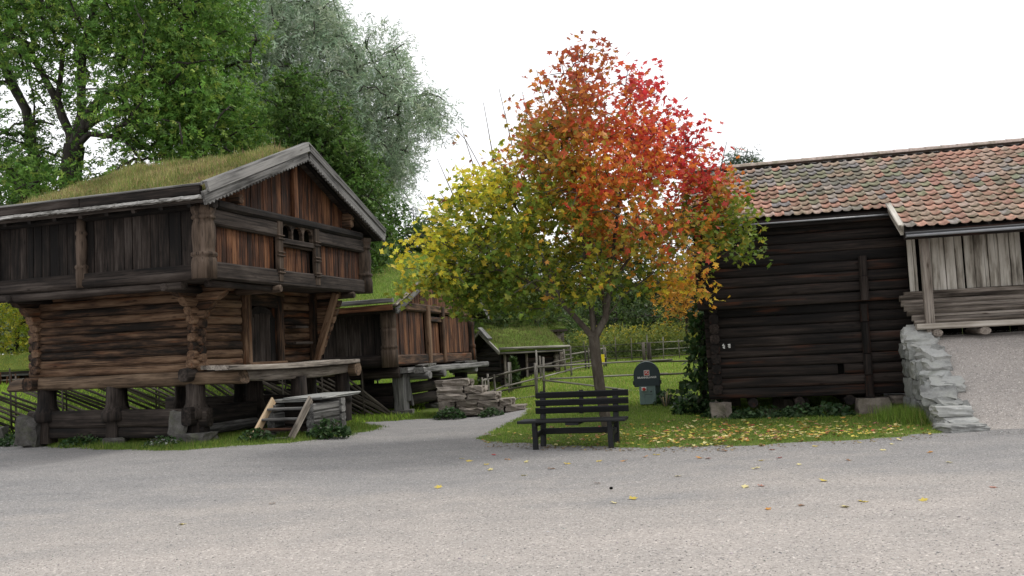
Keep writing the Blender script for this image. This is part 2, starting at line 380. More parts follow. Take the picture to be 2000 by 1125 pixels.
GP = np.array([(-70, -40), (70, -40), (70, 30), (9.5, 30), (7.3, 17.6), (6.8, 14.2), (6.4, 14.07), (5.81, 13.82), (4.97, 13.80), (3.75, 13.66), (2.63, 13.92), (1.51, 14.45), (.71, 15.02), (.3, 15.38), (-.37, 15.87), (-.67, 16.92), (-.31, 18.99), (.22, 22.69), (.4, 25.4), (-.49, 26.3), (-1.71, 26.2), (-3.01, 24.89), (-3.52, 24.5), (-4.36, 23.76), (-4.68, 23.38), (-4.09, 23.0), (-3.21, 20.49), (-3.38, 18.97), (-3.93, 17.55), (-4.33, 16.79), (-4.97, 16.62), (-6.08, 16.3), (-8.06, 17.4), (-9.68, 18.67), (-11.91, 20.7), (-20, 27), (-70, 60)])
def lawn_d(x, y):
    """signed distance: positive on grass, negative on gravel"""
    p = np.stack([x, y], -1).astype(float); sh = p.shape[:-1]; p = p.reshape(-1, 2)
    d = np.full(len(p), 1e9); inside = np.zeros(len(p), bool)
    for i in range(len(GP)):
        a = GP[i]; b = GP[(i + 1) % len(GP)]; ab = b - a
        t = np.clip(((p - a) @ ab) / (ab @ ab), 0, 1)
        d = np.minimum(d, np.linalg.norm(p - a - t[:, None] * ab, axis=1))
        cond = (a[1] > p[:, 1]) != (b[1] > p[:, 1])
        with np.errstate(divide='ignore', invalid='ignore'):
            xi = (b[0] - a[0]) * (p[:, 1] - a[1]) / (b[1] - a[1]) + a[0]
        inside ^= cond & (p[:, 0] < xi)
    d = np.where(inside, -d, d)
    wob = .16 * np.sin(p[:, 0] * 3.1 + p[:, 1] * 1.7) * np.sin(p[:, 1] * 2.3 - p[:, 0] * 1.1) + .09 * np.sin(p[:, 0] * 8.3 + 1) * np.sin(p[:, 1] * 7.1)
    return (d + wob * np.exp(-np.abs(d) * .8)).reshape(sh)

def grid(name, xs, ys, zf, mat, keep=None):
    X, Y = np.meshgrid(xs, ys); Z = zf(X, Y); ny, nx = X.shape
    V = np.stack([X, Y, Z], -1).reshape(-1, 3)
    i = np.arange(ny - 1)[:, None] * nx + np.arange(nx - 1)[None]
    F = np.stack([i, i + 1, i + nx + 1, i + nx], -1).reshape(-1, 4)
    if keep is not None:
        k = keep(X, Y).reshape(-1); F = F[k[F].any(1)]
        used = np.unique(F); m = -np.ones(len(V), int); m[used] = np.arange(len(used)); V = V[used]; F = m[F]
    return link(name, mesh_np(name, V, F, smooth=True), mat)

ax = np.unique(np.concatenate([np.linspace(-70, -14, 29), np.linspace(-14, 9, 93), np.linspace(9, 70, 31)]))
ay = np.unique(np.concatenate([np.linspace(-40, 4, 23), np.linspace(4, 28, 97), np.linspace(28, 64, 37)]))
def gz_(X, Y): return hz(X, Y) + .012 * np.sin(X * 1.3 + .5) * np.sin(Y * 1.1) * ss(.0, -1, lawn_d(X, Y)) - .06 * ss(.3, 2, lawn_d(X, Y))
tag(grid('gravel_yard', ax, ay, gz_, M['gravel']), 'pinkish grey gravel yard with a path between the log houses', kind='structure')
lx = np.unique(np.concatenate([np.linspace(-70, -14, 40), np.linspace(-14, 9, 210), np.linspace(9, 70, 40)]))
ly = np.unique(np.concatenate([np.linspace(12, 28, 150), np.linspace(28, 90, 70)]))
def lawn_z(X, Y): return hz(X, Y) + np.clip(lawn_d(X, Y) * .18, -.05, .025)
tag(grid('lawn', lx, ly, lawn_z, M['lawn'], lambda X, Y: lawn_d(X, Y) > -.25), 'green lawn and meadow around the buildings', kind='structure')
def hill_z(X, Y): return 1.3 + 7.5 * ss(66, 130, Y) + 1.5 * np.sin(X * .06) * ss(70, 120, Y) + 3 * ss(-5, -60, X)
tag(grid('hill', np.linspace(-160, 160, 41), np.linspace(64, 220, 30), hill_z, M['hill']), 'dark wooded hill beyond the meadow', kind='structure')

# ------------------------------------------------------------------ building helpers
def plank_wall(parent, mat, org, along, up, outn, L, z0, z1, wmin, wmax, t=.035, skip=None, top=None, name='plank'):
    """vertical boards side by side; top(s) gives the local height of the board head."""
    s = 0.0; org = Vector(org); along = Vector(along); outn = Vector(outn); upv = Vector(up)
    while s < L - .02:
        w = min(R.uniform(wmin, wmax), L - s)
        if L - s - w < wmin * .5: w = L - s
        m = s + w / 2
        if not (skip and skip(m)):
            zt = top(m) if top else z1
            if zt - z0 > .06:
                off = R.uniform(-.008, .010)
                A = org + along * m + upv * z0 + outn * off; B = org + along * m + upv * zt + outn * off
                sh = 0.0
                if top:
                    ds = (top(m + .01) - top(m - .01)) / .02
                    y = outn.cross((B - A).normalized()); sh = ds * (1 if y.dot(along) > 0 else -1)
                stick(name, parent, mat, A, B, w - .008, t, 'box', 2, 0, outn, shyB=sh, bev=.008)
        s += w

def turf_roof(parent, x0, x1, y0, z0, yr, zr, y1, z1, thick, mat, seed, cols, wts, blade_h, n_blades, sink=0.0, far_n=None):
    """turf covered gable roof, ridge along local X; eaves at y0 and y1. parts: roof > turf, turf_grass"""
    top = .09
    V = [(x0, y0, z0), (x0, yr, zr), (x0, y1, z1), (x0, y1, z1 - top), (x0, yr, zr - top), (x0, y0, z0 - top)]
    V += [(x1, y, z) for (_, y, z) in V]
    F = [(0, 1, 7, 6), (1, 2, 8, 7), (3, 4, 10, 9), (4, 5, 11, 10), (0, 6, 11, 5), (2, 3, 9, 8), (0, 5, 4, 1), (1, 4, 3, 2), (6, 7, 10, 11), (7, 8, 9, 10)]
    roof = link('roof', mesh_py('roof', V, F), M['beam'], parent)
    nx, ny = int((x1 - x0) / .12), 64
    u = np.linspace(0, 1, nx); v = np.linspace(0, 1, ny)
    U, W = np.meshgrid(u, v)
    r2 = np.random.default_rng(seed); ph = r2.uniform(0, 6.3, 8)
    def surf(U, W):
        X = x0 + .03 + (x1 - x0 - .06) * U
        Yy = y0 + .04 + (y1 - y0 - .08) * W
        tl = np.where(Yy < yr, z0 + (zr - z0) * (Yy - y0) / (yr - y0), z1 + (zr - z1) * (y1 - Yy) / (y1 - yr))
        ridge_round = .12 * np.exp(-((Yy - yr) / .35) ** 2)
        e = np.minimum(np.minimum(W, 1 - W) * (y1 - y0), np.minimum(U, 1 - U) * (x1 - x0))
        edge = ss(0, .35, e)
        bump = .035 * np.sin(X * 3.1 + ph[0]) * np.sin(Yy * 2.7 + ph[1]) + .03 * np.sin(X * 7.3 + ph[2] + Yy * 2) + .02 * np.sin(Yy * 11 + ph[3] + X * 3) + .012 * np.sin(X * 19 + ph[4]) * np.sin(Yy * 17)
        return X, Yy, tl + .01 + (thick - ridge_round * .6 + bump) * (.45 + .55 * edge) - sink * ss(x0 + 1.6, x0, X)
    X, Yy, Z = surf(U, W)
    Vt = np.stack([X, Yy, Z], -1).reshape(-1, 3)
    i = np.arange(ny - 1)[:, None] * nx + np.arange(nx - 1)[None]
    Fq = np.stack([i, i + 1, i + nx + 1, i + nx], -1).reshape(-1, 4)
    # skirt down to the boards
    rim = np.concatenate([np.arange(nx), np.arange(1, ny) * nx + nx - 1, (ny - 1) * nx + np.arange(nx - 2, -1, -1), np.arange(ny - 2, 0, -1) * nx])
    low = Vt[rim].copy(); low[:, 2] = np.where(low[:, 1] < yr, z0 + (zr - z0) * (low[:, 1] - y0) / (yr - y0), z1 + (zr - z1) * (y1 - low[:, 1]) / (y1 - yr)) + .004
    k = len(rim); b = len(Vt); a_ = np.arange(k)
    Fs = np.stack([rim, rim[(a_ + 1) % k], b + (a_ + 1) % k, b + a_], -1)
    link('turf', mesh_np('turf', np.concatenate([Vt, low]), np.concatenate([Fq, Fs]), smooth=True), mat, roof)
    n = n_blades
    U = rng.uniform(0, 1, n); W = rng.uniform(0, 1, n) ** 1.0
    X, Yy, Z = surf(U, W)
    pn = .5 + .5 * np.sin(X * 1.9 + ph[5]) * np.sin(Yy * 1.6 + ph[6]) + .3 * np.sin(X * 5.1 + Yy * 3.7)
    C = palette(n, cols, wts)
    C *= (.75 + .45 * np.clip(pn, 0, 1))[:, None]
    patch = (np.sin(X * 1.3 + ph[7]) * np.sin(Yy * 2.1 + ph[0]) > .25)
    C[patch] = palette(int(patch.sum()), cols, np.roll(wts, 1))
    blades('turf_grass', roof, M['grass'], np.stack([X, Yy, Z], -1), blade_h * rng.uniform(.4, 1.3, n) * (.7 + .7 * np.clip(pn, 0, 1)) * (1 + 1.1 * (rng.uniform(0, 1, n) < .03)), .015, C, .5)
    return roof

def barge(parent, mat, x, ya, za, yb, zb, h, t=.05, teeth=0, name='barge_board'):
    """verge board along a gable slope from (ya,za) to (yb,zb); teeth cut a saw edge below."""
    mw, L = basis((x, ya, za), (x, yb, zb), (0, 0, 1))
    # local X along the slope, local Z up; we extrude across local Y
    pts = [(0, h), (L, h)]
    if teeth:
        k = int(L / teeth)
        for i in range(k, 0, -1):
            pts += [(L * i / k, -.012 + R.uniform(-.008, .008)), (L * (i - .55) / k, .035 + R.uniform(-.008, .01))]
        pts += [(0, 0)]
    else: pts += [(L, 0), (0, 0)]
    n = len(pts); V = [(p[0], -t / 2, p[1]) for p in pts] + [(p[0], t / 2, p[1]) for p in pts]
    F = [tuple(range(n)), tuple(range(2 * n - 1, n - 1, -1))] + [(i, n + i, n + (i + 1) % n, (i + 1) % n) for i in range(n)]
    return link(name, mesh_py(name, V, F), mat, parent, mw)

# ------------------------------------------------------------------ the two-storey loft house
def build_loft():
    H = empty('loft_house', (-5.6236, 16.2829, .132), (0, .0077, -.3098), .92,
              'large dark two-storey log loft house with mossy turf roof on short stilts', 'log house')
    W, zf = 6.83, 3.33
    sx0, sx1 = -5.28, -1.05; ob = 1.13; yb = 5.75
    # ---- foundation
    for (x, y, big) in ((-5.1, ob, 1), (-3.2, ob, 1), (-1.12, ob, 1), (-5.1, 3.4, 0), (-3.2, 3.4, 0), (-1.12, 3.3, 0), (-5.1, yb, 0), (-3.2, yb, 0), (-1.12, yb, 0), (.0, 3.4, 0), (-.15, yb, 0)):
        lathe('stilt', H, M['beam'], (x, y, .5), [(.30, 0), (.305, .08), (.30, .17), (.265, .23), (.215, .32), (.20, .48), (.195, .76)] if big else [(.21, 0), (.23, .12), (.19, .3), (.18, .76)], 14, .03)
        stick('stilt_foot', H, M['beam'], (x, y, .02), (x, y, .6), .32, .32, 'box', 2, .02, (0, 1, 0))
    for y in (ob, yb):
        stick('ground_beam', H, M['beam'], (-5.55, y - .02, .55), (-.75, y - .02, .53), .24, .40, 'hewn', 6, .015, rnd=.1, n=12)
        stick('ground_beam', H, M['beam'], (-5.5, y - .01, .25), (-.85, y - .01, .22), .22, .24, 'hewn', 6, .015, rnd=.1, n=12)
    stick('ground_beam', H, M['beam'], (-1.08, .75, .57), (-1.08, 6.2, .50), .26, .40, 'hewn', 6, .015, rnd=.1, n=12)
    stick('ground_beam', H, M['grey'], (-1.06, 1.3, .25), (-1.06, 6.0, .25), .24, .24, 'log', 6, .02, rnd=.1)
    for (c, s, rz, t) in (((-1.05, ob - .1, .10), (.75, .6, .26), .1, 0), ((-1.1, ob - .05, -.12), (.85, .7, .26), .4, 0), ((-1.35, ob - .28, .42), (.40, .16, .55), .25, .18),
                          ((-5.4, ob - .12, .30), (.55, .5, .72), .2, .05), ((-3.2, ob, .05), (.5, .5, .2), .5, 0), ((-5.2, yb, .0), (.7, .6, .4), .2, 0), ((-3.2, yb, .0), (.6, .6, .3), .9, 0), ((-1.1, yb, 0), (.7, .7, .4), .3, 0), ((-.1, 3.5, .1), (.6, .5, .5), .3, 0)):
        rock('foundation_stone', H, M['stone'], c, s, rz, t)
    # ---- sills with bare end grain towards the gable
    stick('sill_log', H, M['sill'], (-6.0, ob - .04, 1.345), (.12, ob - .04, 1.36), .36, .30, 'log', 8, .012, shA=.7, shB=-.25, rnd=.08, n=12)
    stick('sill_log', H, M['sill'], (-6.0, yb + .15, 1.33), (.24, yb + .15, 1.33), .40, .36, 'round', 8, .012, rnd=.08, n=12)
    stick('sill_log', H, M['log'], (-5.28, .75, 1.37), (-5.28, 6.3, 1.37), .30, .28, 'log', 6, .012)
    stick('sill_log', H, M['beam'], (-1.10, .72, 1.44), (-1.10, 6.2, 1.40), .30, .30, 'log', 6, .012, rnd=.12)
    # ---- lower room
    rows, h = 10, .187
    ext = [.26, .22, .20, .20, .21, .24, .30, .46, .72, 1.0]
    for i in range(rows):
        z = 1.49 + h * (i + .5); e = ext[i]; en = ext[min(i + 1, rows - 1)]
        sh = max(0.0, (e - ext[i - 1]) / h) if i > 5 else 0.0
        stick('log', H, M['log'], (sx0 - .24, ob, z), (sx1 + e - .04, ob, z + R.uniform(-.008, .008)), .23, h * 1.06, 'log', 8, .012, rnd=.14, n=12, shB=min(sh, 1.3) * .9)
        z2 = z + h * .42
        stick('log', H, M['log'], (sx1, ob - e, z2), (sx1, 2.60 + R.uniform(-.03, .04), z2), .23, h * 1.06, 'log', 5, .012, rnd=.22, n=12, shA=-min(sh, 1.3) * .9)
        stick('log', H, M['log'], (sx1, 4.36 + R.uniform(-.02, .02), z2), (sx1, yb + .25, z2), .23, h * 1.06, 'log', 4, .012, rnd=.14, n=10)
        stick('log', H, M['log'], (sx0, ob - e * (1.0 if i > 5 else .8), z2), (sx0, yb + .25, z2), .23, h * 1.06, 'log', 5, .012, rnd=.14, n=10, shA=-min(sh, 1.3) * .9)
        stick('log', H, M['log'], (sx0 - .2, yb, z), (sx1 + max(.06, .1 * i), yb, z), .23, h * 1.06, 'log', 5, .012, rnd=.1, n=10)
    for k, y in ((0, 2.8), (1, 4.16)):
        stick('door_post', H, M['log'], (sx1 + .03, y, 1.5), (sx1 + .03, y, 3.2), .24, .30, 'box', 4, .015, (1, 0, 0), bev=.05)
    stick('log', H, M['log'], (sx1, 2.6, 3.27), (sx1, 4.4, 3.25), .24, .2, 'log', 4, .012)
    # arched door with boards
    D = link('door', mesh_py('door', *(lambda P: ([(sx1 - .02, y, z) for y, z in P] + [(sx1 + .03, y, z) for y, z in P], [tuple(range(len(P) - 1, -1, -1)), tuple(range(len(P), 2 * len(P)))] + [(i, (i + 1) % len(P), len(P) + (i + 1) % len(P), len(P) + i) for i in range(len(P))]))(
        [(2.92, 1.5), (4.04, 1.5), (4.04, 2.6)] + [(3.48 + .56 * math.cos(a), 2.6 + .36 * math.sin(a)) for a in np.linspace(.25, math.pi - .25, 9)] + [(2.92, 2.6)])), M['side'], H)
    for k in range(5):
        y = 3.04 + .22 * k
        stick('plank', D, M['side'], (sx1 + .05, y, 1.56), (sx1 + .05, y, 2.78 - .5 * abs(y - 3.48) ** 2), .205, .03, 'box', 2, 0, (1, 0, 0))
    stick('door_arch', H, M['log'], (sx1 + .05, 2.72, 3.05), (sx1 + .05, 4.24, 3.05), .16, .3, 'box', 5, .02, bow=.06)
    stick('threshold', H, M['log'], (sx1 + .12, 2.7, 1.56), (sx1 + .12, 4.3, 1.56), .2, .14, 'box', 3, .01)
    for k, (y0, y1, z) in enumerate(((4.4, 5.2, 2.05), (4.4, 5.0, 2.45))):
        stick('shelf_board', H, M['beam'], (sx1 + .25, y0, z), (sx1 + .25, y1, z), .3, .06, 'box', 2, .0)
    # end wall of the porch, boarded wedge with a slanting strut
    stick('porch_post', H, M['log'], (sx1 + .20, yb - .16, 1.46), (sx1 + .20, yb - .16, 3.3), .15, .17, 'box', 3, .008, (1, 0, 0))
    stick('strut', H, M['log'], (sx1 + .22, yb - .18, 1.5), (-.16, yb - .18, 3.3), .12, .17, 'box', 3, .008, (1, 0, 0))
    for i in range(8):
        z = 1.62 + .2 * i; xe = sx1 + .30 + .72 * (i + .2) / 8
        stick('log', H, M['log'], (sx1 + .1, yb - .06, z), (xe, yb - .06, z), .12, .195, 'log', 3, .015, shB=.4)
    # porch deck and beam
    stick('deck_beam', H, M['porch'], (-.10, 1.3, 1.38), (-.10, yb, 1.36), .30, .24, 'hewn', 9, .02, rnd=.1, bow=-.05, n=12)
    for k in range(4):
        stick('deck_plank', H, M['deck'], (.12 - .27 * k, .45 + R.uniform(0, .5) * (k > 0), 1.555 + .006 * k), (.12 - .27 * k, yb + .38 - R.uniform(0, .25), 1.535 + .006 * k), .265, .095, 'box', 9, .035, bow=-.035)
    # ---- upper storey
    u0x = -5.45
    stick('floor_beam', H, M['beam'], (u0x, .02, 3.43), (.12, .02, 3.43), .26, .22, 'log', 6, .015, rnd=.1)
    stick('floor_beam', H, M['beam'], (u0x, .05, 3.24), (-.5, .05, 3.24), .24, .18, 'log', 6, .015)
    stick('floor_beam', H, M['beam'], (0, .18, 3.52), (0, W - .15, 3.50), .27, .36, 'box', 7, .012, bev=.04)
    stick('floor_beam', H, M['beam'], (-.06, .2, 3.27), (-.06, 2.7, 3.27), .2, .16, 'log', 5, .02, rnd=.2)
    for y in (2.45, 5.9):
        stick('joist', H, M['post'], (-1.2, y, 3.24), (.20, y, 3.25), .17, .17, 'round', 3, .01, rnd=.2)
    for x in (-.9, -4.9):
        stick('joist', H, M['beam'], (x, -.10, 3.22), (x, 1.2, 3.22), .17, .17, 'round', 3, .01, rnd=.2)
    # floor board closing the overhang, and dark inside
    stick('floor', H, M['side'], (u0x, W / 2, 3.36), (-.1, W / 2, 3.36), W - .2, .05)
    # side wall boards (recessed behind the posts)
    plank_wall(H, M['side'], (u0x, .06, 0), (1, 0, 0), (0, 0, 1), (0, -1, 0), 5.3, 3.5, 4.92, .17, .30)
    stick('wall_plate', H, M['side'], (u0x - .15, .0, 4.83), (.3, .0, 4.83), .2, .2, 'log', 5, .012)
    stick('rail_board', H, M['beam'], (u0x, -.05, 3.56), (-.22, -.05, 3.57), .06, .13, 'box', 4, .015)
    prof_c = [(.245, 0), (.25, .30), (.235, .40), (.215, .43), (.255, .46), (.255, .51), (.21, .54), (.215, .62), (.232, .85), (.225, 1.05), (.195, 1.17), (.20, 1.18), (.235, 1.20), (.235, 1.24), (.205, 1.27), (.24, 1.36), (.25, 1.48)]
    for y in (0.02, W - .02):
        lathe('corner_post', H, M['post'], (.0, y, 3.34), prof_c, 22, .008)
    prof_s = [(.11, 0), (.12, .28), (.115, .38), (.135, .41), (.135, .45), (.10, .49), (.11, .75), (.115, .95), (.095, 1.08), (.12, 1.12), (.12, 1.16), (.09, 1.2), (.09, 1.45)]
    for x in (-2.98, -5.4):
        lathe('half_post', H, M['post'], (x, -.03, 3.34), prof_s, 14, .01)
    # back and far walls (plain boards)
    plank_wall(H, M['side'], (u0x, .1, 0), (0, 1, 0), (0, 0, 1), (-1, 0, 0), W - .2, 3.4, 4.9, .25, .4, top=lambda s: 6.50 - .43 * abs(s + .1 - 3.43) - .1)
    plank_wall(H, M['side'], (u0x, W - .05, 0), (1, 0, 0), (0, 0, 1), (0, 1, 0), 5.3, 3.4, 4.9, .3, .45)
    # gable boards below the band beam
    plank_wall(H, M['red'], (-.02, .22, 0), (0, 1, 0), (0, 0, 1), (1, 0, 0), 2.28, 3.66, 4.50, .12, .24)
    plank_wall(H, M['red'], (-.02, 4.26, 0), (0, 1, 0), (0, 0, 1), (1, 0, 0), 2.38, 3.66, 4.50, .12, .24)
    plank_wall(H, M['red'], (-.04, 2.66, 0), (0, 1, 0), (0, 0, 1), (1, 0, 0), 1.42, 3.66, 4.33, .2, .30)
    stick('band_beam', H, M['beam'], (.02, .15, 4.60), (.02, 2.50, 4.60), .22, .34, 'box', 5, .012, bev=.04)
    stick('band_beam', H, M['beam'], (.02, 4.24, 4.60), (.02, W - .12, 4.60), .22, .34, 'box', 5, .012, bev=.04)
    stick('band_beam', H, M['beam'], (.06, .3, 4.86), (.06, W - .3, 4.86), .24, .19, 'box', 7, .012, bev=.05)
    # window: carved side boards, rail and an arcade of three openings
    for y in (2.57, 4.18):
        c = stick('carved_board', H, M['post'], (.10, y, 3.42), (.10, y, 4.86), .22, .10, 'box', 6, .01, (1, 0, 0), bev=.02)
        for z in (3.62, 3.70, 4.0, 4.08, 4.38, 4.46):
            stick('carved_ring', c, M['post'], (z - 3.42, -.13, .05), (z - 3.42, .13, .05), .035, .06, 'box', 2, 0)
    arc = [(2.68, 4.42), (2.68, 4.80), (4.07, 4.80), (4.07, 4.42)]
    pts_o = []
    ws = [(2.72, 3.12), (3.19, 3.59), (3.66, 4.04)]
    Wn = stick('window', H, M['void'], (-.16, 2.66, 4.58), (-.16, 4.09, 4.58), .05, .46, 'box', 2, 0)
    poly = [(2.66, 4.80)] + [(2.66, 4.40)]
    for (a, b_) in ws:
        poly += [(a, 4.40)] + [((a + b_) / 2 - (b_ - a) / 2 * math.cos(t), 4.58 + .16 * math.sin(t)) for t in np.linspace(0, math.pi, 9)] + [(b_, 4.40)]
    poly += [(4.09, 4.40), (4.09, 4.80)]
    V = [(.0, y, z) for y, z in poly] + [(.09, y, z) for y, z in poly]; n = len(poly)
    link('arcade', mesh_py('arcade', V, [tuple(range(n)), tuple(range(2 * n - 1, n - 1, -1))] + [(i, n + i, n + (i + 1) % n, (i + 1) % n) for i in range(n)]), M['post'], H)
    for y in (3.155, 3.625):
        lathe('baluster', H, M['post'], (.045, y, 4.36), [(.055, 0), (.055, .03), (.035, .06), (.05, .12), (.035, .18), (.055, .22), (.055, .26)], 10)
    stick('window_rail', H, M['beam'], (.07, 2.66, 4.36), (.07, 4.09, 4.36), .13, .12, 'box', 4, .01)
    stick('window_rail', H, M['post'], (.04, 2.66, 4.27), (.04, 4.09, 4.27), .07, .06, 'box', 3, .01)
    # upper gable
    ztop = lambda s: 6.44 - .43 * abs(s + .55 - 3.43)
    plank_wall(H, M['red'], (-.05, .55, 0), (0, 1, 0), (0, 0, 1), (1, 0, 0), 5.75, 4.93, 0, .14, .26, top=ztop)
    stick('gable_post', H, M['red'], (.02, 3.42, 4.72), (.02, 3.42, 6.3), .17, .10, 'box', 3, .01, (1, 0, 0))
    for (y, z) in ((1.0, 5.06), (5.85, 5.10), (5.9, 5.30)):
        stick('purlin', H, M['log'], (-.6, y, z), (.22, y, z), .2, .2, 'log', 3, .01, rnd=.15)
    # ---- roof
    x0, x1 = -5.75, .36
    turf_roof(H, x0, x1, -.42, 4.87, 3.43, 6.52, 7.28, 4.87, .15, M['turf'], 3,
              [(.095, .11, .028), (.13, .12, .042), (.14, .09, .055), (.055, .08, .018), (.20, .185, .08)], [4, 3, 1.8, 3.5, .8], .115, 85000, sink=.25)
    for k, (a, b_) in enumerate(((-5.8, -2.6), (-2.58, .30))):
        stick('turf_log', H, M['side'], (a, -.44, 5.02 - .004 * k), (b_, -.44, 5.03), .10, .17, 'box', 5, .012)
    stick('turf_log', H, M['grey'], (-5.8, -.46, 5.125), (.34, -.46, 5.14), .09, .04, 'box', 8, .012)
    # ragged bark strip under the turf log
    n = 90; xs = np.linspace(-5.8, .34, n); Vb = []
    for x in xs:
        d = R.uniform(.0, .05); Vb += [(x, -.40 - R.uniform(0, .03), 4.93), (x, -.53 - d * .6, 4.925 - d * .4), (x, -.55 - d, 4.865 - d * .5 + R.uniform(-.008, .008)), (x, -.45, 4.85 + R.uniform(-.012, .01))]
    Fb = [(4 * i + a, 4 * i + 4 + a, 4 * i + 4 + (a + 1) % 4, 4 * i + (a + 1) % 4) for i in range(n - 1) for a in range(4)] + [(0, 1, 2, 3), (4 * n - 4, 4 * n - 1, 4 * n - 2, 4 * n - 3)]
    link('bark_eave', mesh_py('bark_eave', Vb, Fb), M['bark_strip'], H)
    for k in range(9):
        x = -5.3 + .66 * k
        stick('rafter_end', H, M['side'], (x, .4, 5.08), (x, -.40, 4.76), .09, .09, 'box', 2, .01)
    barge(H, M['grey'], .40, -.44, 4.72, 3.44, 6.30, .27, .055, .125)
    barge(H, M['grey'], .40, 7.34, 4.76, 3.44, 6.30, .24, .055, .125)
    barge(H, M['grey'], .425, -.38, 4.985, 3.44, 6.525, .17, .07, 0, 'verge_board')
    barge(H, M['grey'], .425, 7.34, 5.0, 3.44, 6.525, .12, .07, 0, 'verge_board')
    stick('verge_cap', H, M['grey'], (.36, -.42, 5.17), (.36, 3.44, 6.72), .17, .05, 'box', 5, .02)
    stick('verge_cap', H, M['grey'], (.36, 7.34, 5.13), (.36, 3.44, 6.72), .17, .05, 'box', 5, .02)
    for s in (0, 1):      # rafters seen under the far verge
        stick('gable_rafter', H, M['side'], (.22, -.3 if s == 0 else 7.2, 4.82), (.22, 3.43, 6.42), .1, .12)
build_loft()

# mounting block of squared logs with a plank ladder, in front of the loft porch
def loft_point(x, y, z):
    c, s = math.cos(.3098), math.sin(.3098); x, y, z = .92 * x, .92 * y, .92 * z
    return Vector((-5.6236 + c * x + s * y, 16.2829 - s * x + c * y, .132 + z))
P0 = loft_point(0, 0, -.02)
B = empty('mounting_block', P0, (0, 0, -.3098), .92, 'low crib of squared grey logs with a thin stone slab on top beside the ladder', 'platform')
for i in range(4):
    z = .09 + .175 * i
    stick('log', B, M['grey'], (.98, 2.22, z), (.98, 3.58 + R.uniform(-.03, .04), z), .2, .168, 'box', 4, .02, bev=.03)
    stick('log', B, M['grey'], (-.05, 3.45, z + .06), (1.12, 3.45, z + .06), .2, .15, 'box', 3, .02, bev=.03)
    stick('log', B, M['beam'], (-.3, 2.72, z + .03), (.9, 2.72, z + .03), .2, .168, 'box', 3, .02, bev=.03)  # darker wood puts the shade behind the open treads into colour
    stick('log', B, M['grey'], (.0, 2.22, z), (.0, 3.5, z), .2, .168, 'box', 3, .02, bev=.03)
rock('slab', B, M['slab'], (.66, 3.35, .81), (.95, 2.0, .06), .05, 0, .05, 4, .95)
rock('slab', B, M['slab'], (.35, 2.62, .77), (.9, .5, .06), .1, 0, .06, 4, .95)
Ld = empty('ladder_steps', P0, (0, 0, -.3098), .92, 'short ladder of fresh pine boards leaning on the grey log crib', 'steps')
for x, m in ((.04, 'new'), (.97, 'deck')):
    stick('stringer', Ld, M[m], (x, 1.42, .02), (x, 2.28, .80), .05, .19, 'box', 2, 0, (0, -1, 1))
for k in range(3):
    t = .22 + .26 * k
    stick('tread', Ld, M['red' if k == 0 else 'grey'], (.05, 1.46 + .86 * t, .04 + .78 * t), (.96, 1.46 + .86 * t, .04 + .78 * t), .24, .05)
rock('step_stone', B, M['stone'], (.5, 1.45, .02), (.9, .35, .10), .1)
rock('step_stone', B, M['stone'], (.25, 1.75, .05), (.3, .25, .22), .4)

